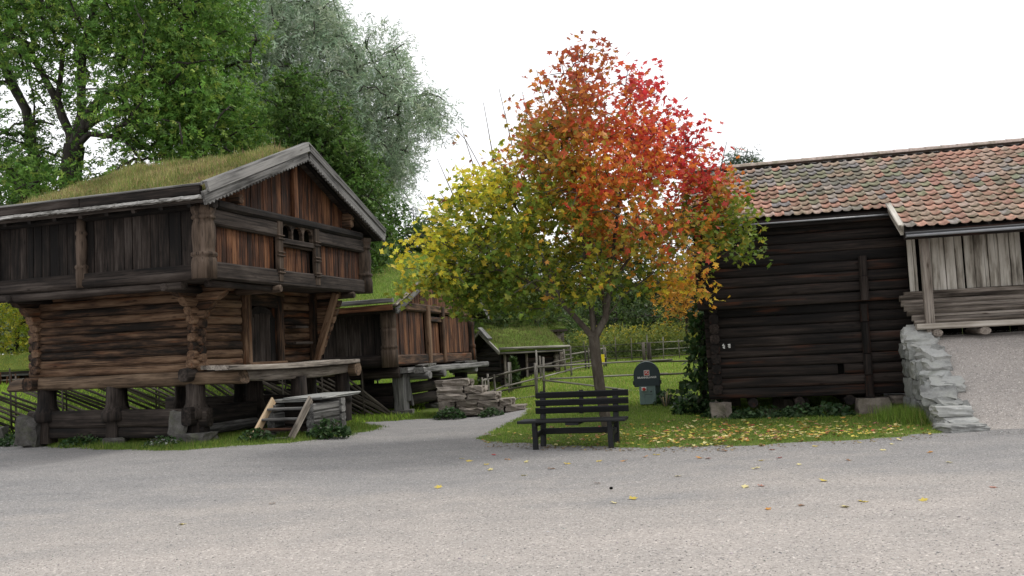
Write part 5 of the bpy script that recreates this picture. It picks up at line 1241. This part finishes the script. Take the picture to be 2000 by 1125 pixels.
tree('willow_tree', 'huge silvery grey green willow rising behind the loft gable', (-9.5, 45, 1),
     [[(-9.5, 45, 1), (-9.4, 45, 6), (-9.2, 45, 9)], [(-9.2, 45, 8.6), (-8.7, 45, 11.5), (-7.67, 45, 13.2), (-6.2, 44.6, 14.2), (-3.94, 44.5, 14.66)], [(-9.2, 45, 9), (-10.2, 45, 12.5), (-10.93, 45, 16.9), (-11, 45, 19.5)], [(-9.4, 45, 7.5), (-11.5, 45, 10), (-12.9, 45, 13.5), (-13.28, 45, 17.5)], [(-9, 45, 10), (-8.0, 44.6, 14), (-7.2, 44.4, 17)], [(-8.7, 45, 11.5), (-6.5, 44.6, 12.2), (-5.2, 44.5, 12.5)]],
     WIL, 45, 1.9, 13, spray_template(3, 9, .5, .10), .60, 14, .36, [(.19, .235, .16), (.145, .19, .125), (.25, .295, .225), (.09, .125, .075)], [4, 4, 2.6, 1.8], .5, 'bark_dark', ntw=650, droop=1.5, up=.1, drop=.8, gain=2.0)
HAW = [(-6.44, 9.3, .95, .8), (-7.1, 9.7, .8, .75), (-5.64, 8.32, 1.2, .95), (-4.85, 7.09, 1.0, .95), (-4.25, 6.1, .7, .7), (-6.32, 8.01, 1.3, 1.1), (-6.63, 10.7, .6, .5), (-7.0, 10.3, .6, .6), (-5.65, 9.3, .75, .75), (-4.9, 7.9, .75, .75), (-5.2, 6.3, 1.0, .8), (-6.3, 6.4, 1.3, 1.0), (-4.6, 5.0, .9, .8)]
tree('hawthorn_tree', 'dense dark green small-leaved tree against the loft roof slope', (-5.9, 29.6, -.1), [[(-5.9, 29.6, -.1), (-5.9, 29.4, 3), (-6, 29.3, 6), (-6.4, 29.2, 9)], [(-5.9, 29.4, 4), (-5, 29.2, 6.5)]],
     HAW, 29.4, .9, 42, spray_template(4, 6, .5, .28), .34, 8, .16, [(.05, .10, .02), (.075, .135, .028), (.035, .07, .014), (.10, .15, .04)], [4, 3, 4, 1], .16, 'bark_dark', ntw=300, up=.4)
tree('broad_bush', 'low dark bush row above the green roof', (-5, 40, .3), [[(-5, 40, .3), (-5, 40, 4)]],
     [(-5.87, 6.3, 1.37, .8), (-4.48, 6.5, 1.5, .85), (-3.2, 6.6, 1.3, .8), (-6.9, 7.0, 1.3, .9), (-5.5, 4.8, 2.0, 1.3), (-3.4, 4.9, 1.8, 1.4)], 40, 1.2, 22, spray_template(5, 6, .5, .28), .5, 7, .25, [(.03, .06, .016), (.05, .085, .022), (.08, .10, .03)], [4, 3, 1], .14, 'bark_dark', ntw=150, cat='bush')
def dark_tree(label, base, blobs, cols, wts, depth=1.8, leaf=.5, per=22, group=None, rr_=.2):
    xs_ = np.mean([b[0] for b in blobs]); zt_ = max(b[1] for b in blobs)
    return tree('broad_tree', label, base, [[base, (base[0] + .1, base[1], base[2] + 2), (xs_, base[1], zt_)]], blobs, base[1], depth, per, spray_template(int(abs(base[0] * 10)), 6, .5, .26), leaf, 7, .32, cols, wts, rr_, 'bark_dark', group, 160, .3, .4)
dg = [(.028, .052, .014), (.045, .075, .018), (.07, .10, .025), (.02, .035, .01)]
dark_tree('dark green tree in the woodland edge behind the turf hut', (-.6, 56, 1.6), [(-1.21, 6.85, 2.5, 2.2), (.26, 4.2, 2.5, 1.9), (-1.98, 4.31, 1.9, 1.9), (1.96, 6.04, 2.2, 2.2)], dg, [3, 3, 1, 2])
dark_tree('dark green tree in the woodland edge directly behind the maple trunk', (5, 58, 1.8), [(5.04, 6.37, 2.9, 2.6), (3.21, 3.47, 2.6, 1.9), (6.54, 3.63, 2.6, 1.9), (5.52, 9.03, 1.9, 1.6)], dg, [3, 3, 1.4, 2])
dark_tree('olive green tree in the woodland edge above the tall yellow plants', (9.3, 60, 1.9), [(9.29, 5.64, 2.7, 2.4), (8.8, 3.25, 2.7, 1.7), (8.43, 8.45, 2.0, 2.0), (11.19, 3.13, 2.0, 1.3)], [(.06, .075, .016), (.09, .105, .022), (.13, .13, .03), (.03, .045, .012)], [3, 3, 1, 2])
dark_tree('mixed green tree in the woodland edge right of the barn ivy', (14.5, 60, 1.9), [(13.5, 5.2, 2.5, 2.6), (16, 5.5, 2.5, 2.6), (14, 8, 2, 2)], dg, [3, 3, 1, 2])
dark_tree('small glowing orange tree between the maple and the barn', (8.4, 44, .9), [(8.75, 4.9, .8, .8), (8.3, 4.0, .9, .8), (8.95, 4.1, .8, .9), (8.1, 3.4, .8, .6)], [(.40, .19, .03), (.45, .26, .04), (.33, .14, .025), (.26, .22, .04)], [4, 2, 2, 1], .9, .42, 26, rr_=.08)
dark_tree('overgrown leafy bush behind the turf hut', (-.3, 41.0, .6), [(-.9, 3.4, 1.5, 1.0), (.8, 3.4, 1.5, .9), (2.2, 2.9, .9, .7), (-1.9, 4.0, 1.2, 1.0), (-2.6, 3.2, 1.0, 1.0)], [(.05, .085, .022), (.08, .12, .03), (.11, .13, .04), (.035, .055, .016)], [3, 3, 1, 2], .9, .45, 24, rr_=.08)
dark_tree('dark shrub thicket along the meadow edge behind the bench fence', (4.5, 50, 1.2), [(3.0, 2.6, 1.6, 1.1), (5.2, 2.9, 1.8, 1.3), (7.4, 2.7, 1.7, 1.2), (9.6, 2.9, 1.6, 1.2)], dg, [3, 3, 1, 2], 1.0, .5, 18, rr_=.1)
dark_tree('yellow green birch beyond the slanting rail fence', (-24.5, 44, 1.8), [(-24.73, 5.0, 1.6, 1.5), (-23.2, 3.9, 1.3, 1.3), (-26.0, 4.5, 1.6, 1.6), (-24.25, 3.0, 1.6, .9), (-21.6, 4.2, 1.4, 1.4), (-20.4, 3.4, 1.2, 1.2)], [(.30, .30, .03), (.20, .25, .03), (.40, .36, .05), (.12, .16, .03)], [3, 3, 2, 2], 1.0, .4, 26, rr_=.12)
dark_tree('dark leafy tree filling the gap left of the broad tree trunk', (-21, 40, 1.3), [(-21.5, 8.6, 1.8, 1.8), (-19.2, 8.2, 1.6, 1.2), (-17.5, 7.4, 1.8, 1.0), (-23.5, 8, 2.0, 2.2)], [(.035, .07, .02), (.05, .09, .025), (.025, .045, .013)], [3, 2, 2], 1.3, .5, 9)
dark_tree('bushy green tree behind the loft turf ridge', (-11, 36, .8), [(-11.0, 8.0, 2.2, 1.8), (-8.6, 8.3, 1.8, 1.8), (-13.2, 8.2, 2.0, 1.5), (-9.6, 10.4, 1.5, 1.2)], [(.05, .10, .02), (.075, .14, .025), (.035, .065, .014)], [3, 3, 2], 1.2, .5, 20)

def conifer(label, base, h, rad, cols, wts, group=None, bare=.1, name='spruce_tree'):
    t = empty(name, base, label=label, cat='tree', group=group)
    lathe('trunk', t, M['bark_dark'], (0, 0, 0), [(h * .018, 0), (h * .012, h * .5), (.02, h * .98)], 8)
    P = []; Mx = []; S = []
    nl = int(h * 3.2)
    for i in range(nl):
        f = bare + (1 - bare) * i / nl; z = h * f; r = rad * (1 - (f - bare) / (1 - bare)) ** .8 * rng.uniform(.8, 1.1) + .1; nb = 9
        for b in range(nb):
            a = b * 2 * np.pi / nb + rng.uniform(-.3, .3) + i; m = max(2, int(r / .28))
            for q in range(m):
                s = (q + .5) / m * r; P.append((math.cos(a) * s, math.sin(a) * s, z - .28 * s + rng.uniform(-.05, .05)))
                d = np.array([math.cos(a + rng.uniform(-.7, .7)), math.sin(a + rng.uniform(-.7, .7)), -.35 + rng.uniform(-.2, .2)]); d /= np.linalg.norm(d)
                nn = np.array([rng.normal(0, .3), rng.normal(0, .3), 1]); nn -= nn @ d * d; nn /= np.linalg.norm(nn); Mx.append(np.stack([np.cross(d, nn), d, nn], 1)); S.append(rng.uniform(.4, .7))
    P = np.array(P); C = palette(len(P), cols, wts)
    scatter_leaves('crown', t, M['leaf'], spray_template(77, 7, .5, .11), P, np.array(S), C, mats=np.array(Mx))
sg_ = [(.02, .042, .022), (.03, .058, .03), (.045, .075, .042)]
for (x, y, zb, h, r, lab) in [(-6.4, 60, 1.6, 10.2, 1.9, 'bluish spruce in the gap beside the willow, tallest of the far ones'), (-4.9, 61, 1.6, 8.9, 1.8, 'bluish spruce just left of the yellow maple leaves'), (-8.2, 63, 1.8, 9.8, 2.0, 'dark spruce half hidden behind the willow'),
                              (10.8, 50, 1.2, 8.0, 1.7, 'tall dark spruce beside the barn corner'), (12.6, 54, 1.4, 7.2, 1.8, 'dark spruce behind the barn wall'), (1.8, 64, 2, 7.5, 2.0, 'dark spruce far behind the turf hut'), (6.9, 66, 2, 8.2, 2.0, 'dark spruce far behind the maple crown'), (-2.4, 64, 2, 8.0, 2, 'dark spruce above the small loft roof')]:
    conifer(lab, (x, y, zb), h, r, sg_ if x > -4 else [(.03, .06, .045), (.045, .08, .06), (.06, .10, .075)], [3, 3, 1])
tree('pine_tree', 'pine top showing above the barn ridge', (10.3, 38, .7), [[(10.3, 38, .7), (10.3, 38, 8.8)]], [(10.0, 9.15, .42, .3), (10.45, 8.8, .4, .35), (9.6, 8.7, .3, .3), (10.2, 8.3, .8, .4)], 38, .5, 60, spray_template(8, 9, .5, .09), .45, 10, .16, [(.03, .055, .028), (.045, .075, .038)], [2, 2], .12, 'bark_dark', ntw=60)
for (x, y, h, lab) in [(-.09, 33.2, 1.15, 'small columnar juniper in front of the turf hut'), (-1.15, 29.6, .75, 'smaller juniper beside the stone steps')]:
    t = empty('juniper_bush', (x, y, float(hz(x, y))), label=lab, cat='bush')
    n = 900; f = rng.uniform(0, 1, n); a = rng.uniform(0, 6.28, n); r = (.24 * (1 - f) ** .6 * np.minimum(1, f * 6 + .4)) * rng.uniform(.6, 1.1, n)
    scatter_leaves('foliage', t, M['leaf'], SLIM, np.stack([np.cos(a) * r, np.sin(a) * r, f * h], 1), rng.uniform(.12, .22, n), palette(n, [(.045, .085, .02), (.07, .12, .03), (.03, .055, .015)], [3, 2, 2]), .2, -1.2)
    stick('stem', t, M['bark'], (0, 0, 0), (0, 0, h * .8), .05, .05, 'round', 2, n=6)

# ivy column on the barn's end wall
iv = empty('ivy', (4.25, 20.6, .1), label='column of dark green ivy climbing the end corner of the barn', cat='ivy')
bl = [((4.26, 20.3, 2.10), (.32, .5, .48)), ((4.20, 20.3, 1.6), (.36, .5, .5)), ((4.20, 20.3, 1.0), (.36, .5, .5)), ((4.06, 20.2, .5), (.52, .5, .40)), ((4.30, 20.3, 2.5), (.2, .3, .22))]
pts, ID = blob_points(bl, 1100, .75)
ivt = (np.array([(0, -.1, 0), (.5, .0, .05), (.32, .42, 0), (0, .9, -.08), (-.32, .42, 0), (-.5, .0, .05)]), np.array([(0, 1, 2, 3), (0, 3, 4, 5)]))
scatter_leaves('foliage', iv, M['leaf'], ivt, pts - np.array([4.25, 20.6, .1]), rng.uniform(.08, .15, len(pts)), palette(len(pts), [(.025, .06, .018), (.04, .085, .025), (.065, .12, .04), (.045, .07, .022)], [4, 3, 1.4, 2]), .1, 1.6)
for k in range(5):
    stick('stem', iv, M['bark_dark'], (.05 * k - .1, -.1 + .08 * k, -.1), (.05 * k - .02, -.05 + .05 * k, 2.1), .04, .04, 'round', 6, .05, n=6)

def weed(name, label, x, y, r, h, n, cols, wts, leaf=.09, tm=ivt, cat='plant', group=None, z0=None):
    zb = float(hz(x, y)) if z0 is None else z0
    t = empty(name, (x, y, zb), label=label, cat=cat, group=group)
    a = rng.uniform(0, 6.28, n); q = np.sqrt(rng.uniform(0, 1, n)); zz = rng.uniform(.05, 1, n) ** .8 * (1.05 - q ** 2 * .75) * h
    P = np.stack([np.cos(a) * q * r, np.sin(a) * q * r * .7, zz], 1)
    scatter_leaves('foliage', t, M['leaf'], tm, P, rng.uniform(leaf * .6, leaf * 1.3, n), palette(n, cols, wts), .7, .2)
    for k in range(6): stick('stem', t, M['grassm'] if 'grassm' in M else M['bark'], (R.uniform(-.4, .4) * r, R.uniform(-.3, .3) * r, -.03), (R.uniform(-.6, .6) * r, R.uniform(-.4, .4) * r, h * .8), .012, .012, 'round', 2, n=5)
    return t
ng = [(.03, .07, .02), (.05, .10, .03), (.075, .13, .05), (.02, .045, .014)]
weed('nettle_clump', 'dark leafy clump at the foot of the ivy', 3.75, 19.6, .42, .48, 420, ng, [3, 3, 1, 2], .1)
weed('nettle_clump', 'leafy weeds at the barn foundation stone below the ivy', 4.15, 18.5, .40, .30, 320, ng, [3, 3, 2, 2], .09)
weed('nettle_clump', 'low weeds right beside the hose cabinet', 3.75, 22.6, .35, .40, 260, ng, [3, 3, 1, 2], .09)
for (bx, by, r, h, lab) in [(1.0, -.35, .42, .26, 'broad-leaved weed clump under the barn, nearest the ivy'), (1.55, -.42, .38, .28, 'middle weed clump in the row under the barn wall'), (2.15, -.42, .42, .30, 'weed clump under the barn next to the big foundation stone'), (.5, -.35, .3, .2, 'small weed clump under the barn corner')]:
    p = barn_point(bx, by); weed('weed_clump', lab, p[0], p[1], r, h, 300, [(.05, .10, .04), (.08, .14, .06), (.035, .065, .02), (.11, .17, .09)], [3, 3, 2, 1], .085, group=None)
dl = empty('daylily_plant', (3.62, 22.2, 0), label='withering yellow stalks beside the hose cabinet', cat='plant')
n = 60; a = rng.uniform(0, 6.28, n)
for k in range(12):
    an = R.uniform(0, 6.28); q = R.uniform(.02, .16)
    stick('blade', dl, M['new'] if k % 3 == 0 else M['fence'], (.03 * math.cos(an), .03 * math.sin(an), 0), (q * math.cos(an) * 1.6, q * math.sin(an), R.uniform(.25, .5)), .016, .012, 'round', 3, .05, n=5)
weed('nettle_clump', 'nettles growing against the log crib under the slab', -3.75, 17.75, .42, .38, 420, ng, [3, 3, 2, 2], .09)
weed('nettle_clump', 'tuft of weeds between the ladder and the corner stone', -5.0, 17.2, .35, .25, 260, ng, [3, 3, 1, 2], .08)
weed('nettle_clump', 'weeds along the ground beam near the far stone of the loft', -8.7, 18.3, .6, .26, 380, ng, [3, 3, 2, 2], .075)
weed('nettle_clump', 'weeds with pale flower heads beside the corner stone', -6.75, 17.1, .4, .22, 260, [(.06, .11, .04), (.04, .08, .025), (.35, .36, .33)], [3, 3, 1.2], .06)
weed('nettle_clump', 'rank weeds at the loft end by the slanting fence', -10.6, 19.4, .6, .34, 420, ng, [3, 3, 2, 2], .09)
weed('nettle_clump', 'weeds at the foot of the small loft beam', -1.9, 24.9, .45, .32, 320, ng, [3, 3, 1, 2], .08)
weed('nettle_clump', 'weeds at the lowest of the stone steps', -.75, 24.8, .35, .25, 260, ng, [3, 3, 1, 2], .07)
rock('boulder', None, M['stone'], (-12.35, 20.95, .2), (.8, .6, .5), .3, 0, .1)
tag(bpy.data.objects['boulder'], 'pale boulder half sunk in grass at the far end of the loft', 'boulder')

rock('clod', None, M['void'], (1.0, 10.25, .02), (.04, .035, .03), .3, 0, .25, 4, .2)
tag(bpy.data.objects['clod'], 'small black clod lying alone on the grey gravel', 'clod')

# tall field plants
tp = empty('tall_plants', (6.5, 45, .8), label='dense stand of tall yellow flowering plants behind the thin rail fence', cat='plants'); tp['kind'] = 'stuff'
n = 900; px_ = rng.uniform(2.4, 12, n); py_ = rng.uniform(42.6, 47, n); ph_ = rng.uniform(.9, 1.75, n)
P = []; C = []; S = []
for i in range(n):
    for q in range(16):
        f = rng.uniform(.1, 1); P.append((px_[i] + rng.normal(0, .08) * f, py_[i] + rng.normal(0, .08), float(hz(px_[i], py_[i])) + f * ph_[i]))
        C.append((.42, .36, .035) if (f > .8 and rng.random() < .35) else ((.20, .25, .05) if f > .5 else (.09, .13, .035))); S.append(.22)
P = np.array(P); C = np.array(C) * rng.uniform(.7, 1.2, (len(C), 1))
scatter_leaves('plant_mass', tp, M['leaf'], SLIM, P - np.array([6.5, 45, .8]), np.array(S) * rng.uniform(.6, 1.2, len(S)), C, .2, -.4)

# ------------------------------------------------------------------ grass
def lawn_pts(n, x0, x1, y0, y1, dmin=-.06, bias=None):
    x = rng.uniform(x0, x1, n); y = rng.uniform(y0, y1, n); d = lawn_d(x, y)
    k = d > dmin - .12 + np.abs(rng.normal(0, .13, n)); x, y, d = x[k], y[k], d[k]
    return x, y, np.clip(d, 0, 3)
def add_grass(name, label, n, box, h, w, cols, wts, dmin=-.05, lean=.5, keep=None):
    x, y, d = lawn_pts(n, *box, dmin)
    if keep is not None: k = keep(x, y); x, y, d = x[k], y[k], d[k]
    z = lawn_z(x, y)
    pn = np.sin(x * 1.7 + y * .6) * np.sin(y * 1.3 - x * .5) * .5 + np.sin(x * 4.7) * np.sin(y * 4.1) * .3
    C = palette(len(x), cols, wts, .22) * (1 + .28 * pn)[:, None]
    o = blades(name, None, M['grass'], np.stack([x, y, z], 1), h * (1 + .35 * pn), w, C, lean)
    tag(o, label, 'grass', kind='stuff')
gl = [(.07, .115, .018), (.10, .15, .024), (.055, .09, .015), (.15, .16, .04), (.18, .16, .07)]
under = lambda x, y: ~((barn_local(x, y)[0] > 3.4) & (barn_local(x, y)[1] > -4.5))
add_grass('grass', 'short lawn grass between the bench and the barn', 120000, (-1, 8, 13, 24), .055, .012, gl, [4, 3, 3, 1, .7], keep=under)
add_grass('grass', 'longer grass around the stilts of the loft houses', 150000, (-14, -1.5, 15.5, 27), .10, .012, [tuple(x * .72 for x in c) for c in gl], [4, 3, 3.5, 1, .3], -.08)
add_grass('grass', 'meadow grass beyond the pole fence', 120000, (-2, 14, 23, 46), .10, .028, [(.09, .145, .02), (.13, .18, .03), (.17, .19, .045), (.22, .19, .07)], [4, 4, 2, 1])
add_grass('grass', 'bright meadow grass behind the loft house', 90000, (-34, -3, 22, 46), .12, .03, [(.12, .20, .02), (.17, .25, .03), (.20, .24, .04)], [4, 3, 1.5])
p = barn_point(3.28, -1.9)
x = rng.normal(p[0], .20, 3500); y = rng.normal(p[1], .40, 3500); k = barn_local(x, y)[0] < 3.52; x, y = x[k], y[k]
tag(blades('grass', None, M['grass'], np.stack([x, y, hz(x, y)], 1), .30, .012, palette(len(x), gl, [4, 3, 3, 1, .3]), .5), 'tall tuft of grass against the stone retaining wall', 'grass', kind='stuff')

# ------------------------------------------------------------------ pebbles and fallen leaves
n = 42000
yy = 4.5 + 14 * rng.uniform(0, 1, n) ** 1.6; xx = rng.uniform(-1, 1, n) * (yy * .62 + .5)
k = lawn_d(xx, yy) < -.02; xx, yy = xx[k], yy[k]; n = len(xx); s = rng.uniform(.003, .009, n) * (1 + (rng.uniform(0, 1, n) < .02) * .8)
oct_ = np.array([(1, 0, 0), (0, 1, 0), (-1, 0, 0), (0, -1, 0), (0, 0, .8), (0, 0, -.8)]); of = np.array([(0, 1, 4), (1, 2, 4), (2, 3, 4), (3, 0, 4), (1, 0, 5), (2, 1, 5), (3, 2, 5), (0, 3, 5)])
rxl = rng.uniform(3.85, 8, 6000); ryl = rng.uniform(-4.2, -1.1, 6000); q = [barn_point(a, b_) for a, b_ in zip(rxl, ryl)]
xx = np.concatenate([xx, [p_[0] for p_ in q]]); yy = np.concatenate([yy, [p_[1] for p_ in q]]); s = np.concatenate([s, rng.uniform(.004, .012, 6000)]); n = len(xx)
bl_, BL = barn_local(xx, yy); zz = np.where((bl_ > 3.7) & (BL > -4.2), ramp_h(BL), gz_(xx, yy))
V = oct_[None] * s[:, None, None] * rng.uniform(.6, 1.3, (n, 6, 3)) * np.array([1, 1, .5]) + np.stack([xx, yy, zz + s * .1], 1)[:, None]
o = link('pebbles', mesh_np('pebbles', V.reshape(-1, 3), (of[None] + (np.arange(n) * 6)[:, None, None]).reshape(-1, 3), np.repeat(palette(n, [(.27, .26, .25), (.22, .215, .212), (.36, .345, .325), (.13, .125, .12), (.55, .54, .52)], [4, 3, 3, .5, 1.2]), 6, 0)), M['pebble'])
tag(o, 'loose pebbles strewn over the gravel yard', 'pebbles', kind='stuff')

LC = {'yellow': (.62, .48, .10), 'pale yellow': (.62, .54, .26), 'orange': (.50, .24, .06), 'brown': (.22, .12, .06), 'red': (.40, .06, .06), 'pinkish': (.48, .22, .16)}
lv, lf = maple_template(True); lmesh = {}
for nm, c in LC.items():
    for v_ in range(3):
        v = lv.copy(); v[:, 2] = rng.uniform(-.03, .22, len(v)) * (np.linalg.norm(v[:, :2], axis=1)) + .02; v[0, 2] = .03
        me = mesh_np('fallen_leaf', v, lf, np.repeat(np.array(c)[None] * rng.uniform(.8, 1.1), len(v), 0)); me.materials.append(M['litter']); lmesh[nm, v_] = me
def drop(nm, x, y, size, where, z=None):
    o = link('fallen_leaf', lmesh[nm, R.randrange(3)])
    z = z if z is not None else float(gz_(np.array(x), np.array(y)))
    o.location = (x, y, z + .006); o.rotation_euler = (R.uniform(-.2, .2), R.uniform(-.2, .2), R.uniform(0, 6.28)); o.scale = (size,) * 3
    if 'gravel' in where:
        zn = 'in front of the bench' if (-.4 < x < 1.9 and y > 11.4) else ('by the path left of the bench' if x <= -.4 else ('at the foot of the ramp' if x > 4.4 else ('close to the lawn edge' if y > 11.8 else ('far out in the open yard' if y < 9.3 else 'in the middle of the yard'))))
    else:
        zn = 'beside the bench' if x < 2.2 and y < 15.6 else ('around the maple trunk' if x < 3 else ('near the stone wall' if x > 5.2 else ('below the barn wall' if y > 14.6 else 'halfway to the barn')))
    tag(o, f'{nm} fallen leaf {where} {zn}', 'leaf', f'{nm} fallen leaves {where} {zn}')
gl_spots = [(.05, 11.7, 'pale yellow'), (1.1, 12.7, 'yellow'), (1.45, 12.6, 'orange'), (.63, 12.6, 'yellow'), (3.2, 12.0, 'yellow'), (3.45, 12.2, 'red'), (2.55, 12.5, 'pinkish'), (2.5, 12.6, 'orange'), (3.0, 13.2, 'brown'), (1.75, 12.9, 'orange'), (1.95, 13.1, 'yellow'), (4.3, 13.2, 'yellow'), (3.6, 13.1, 'pinkish'), (5.3, 12.9, 'pale yellow'), (4.9, 12.3, 'pale yellow'), (5.35, 11.9, 'orange'), (2.4, 9.9, 'pale yellow'), (2.6, 9.9, 'pinkish'), (3.35, 10.0, 'yellow'), (1.15, 9.6, 'yellow'), (.95, 9.45, 'pale yellow'), (2.3, 8.65, 'orange'), (2.65, 8.75, 'brown'), (3.25, 8.75, 'yellow'), (3.05, 8.55, 'pale yellow'), (3.8, 8.7, 'yellow'), (4.75, 9.2, 'pinkish'), (5.2, 11.0, 'pale yellow'), (-1.0, 11.0, 'yellow'), (-3.6, 9.5, 'pale yellow'), (-2.9, 10.5, 'brown'), (-.45, 12.4, 'pale yellow'), (-.5, 13.0, 'yellow'), (.05, 13.0, 'pale yellow'), (-.75, 13.6, 'yellow'), (-.9, 13.9, 'pale yellow'), (-.4, 14.1, 'red'), (-.2, 13.5, 'orange'), (5.0, 13.3, 'yellow'), (5.6, 13.3, 'pale yellow'), (.4, 12.2, 'brown'), (2.9, 11.3, 'pale yellow'), (3.5, 11.4, 'pale yellow'), (4.2, 11.6, 'brown'), (1.9, 11.0, 'pale yellow'), (.9, 10.8, 'brown')]
for (x, y, nm) in gl_spots: drop(nm, x, y, R.uniform(.085, .125), 'on the grey gravel')
names = list(LC); cnt = 0
def lawn_leaf():
    while True:
        if R.random() < .55: x, y = R.gauss(4.2, 1.5), R.gauss(14.6, .9)
        else: x, y = R.gauss(2.0, 1.8), R.gauss(15.6, 1.4)
        if float(lawn_d(np.array(x), np.array(y))) > -.35 and x < 6.7 and y > 13 and (barn_local(x, y)[0] < 3.4): return x, y
for k in range(250):
    x, y = lawn_leaf(); nm = R.choices(names, [5, 5, 3, 3, 1, 1.5])[0]; d = float(lawn_d(np.array(x), np.array(y)))
    drop(nm, x, y, R.uniform(.07, .125), 'in the lawn grass' if d > 0 else 'at the lawn edge', float(lawn_z(np.array(x), np.array(y))) + (.035 if d > 0 else .0))
ex, ey = rng.uniform(-.6, 6.4, 9000), rng.uniform(13.2, 16.2, 9000); ed = lawn_d(ex, ey)
ek = (ed > -.45 - .25 * rng.uniform(0, 1, 9000)) & (ed < .12) & (rng.uniform(0, 1, 9000) < np.where(ex < 3.2, .30, .10)); E_ = np.stack([ex[ek], ey[ek]], 1); n = len(E_)
o = scatter_leaves('edge_litter', None, M['litter'], maple_template(False), np.stack([E_[:, 0], E_[:, 1], np.maximum(gz_(E_[:, 0], E_[:, 1]), lawn_z(E_[:, 0], E_[:, 1])) + .012], 1), rng.uniform(.025, .06, n), palette(n, [(.13, .075, .04), (.20, .12, .06), (.09, .06, .035), (.36, .26, .12)], [4, 3, 3, 1.2]), 4)
tag(o, 'brown leaf litter gathered along the gravel edge of the lawn', 'leaves', kind='stuff')
P = np.array([lawn_leaf() for _ in range(800)]); zz = lawn_z(P[:, 0], P[:, 1]) + .03
sm = maple_template(False); n = len(P)
o = scatter_leaves('fallen_leaves', None, M['litter'], sm, np.stack([P[:, 0], P[:, 1], zz], 1), rng.uniform(.05, .10, n), palette(n, list(LC.values()), [5, 4, 3, 4, 1, 1.5]), 3.5)
tag(o, 'scatter of small fallen maple leaves over the lawn under the barn', 'leaves', kind='stuff')
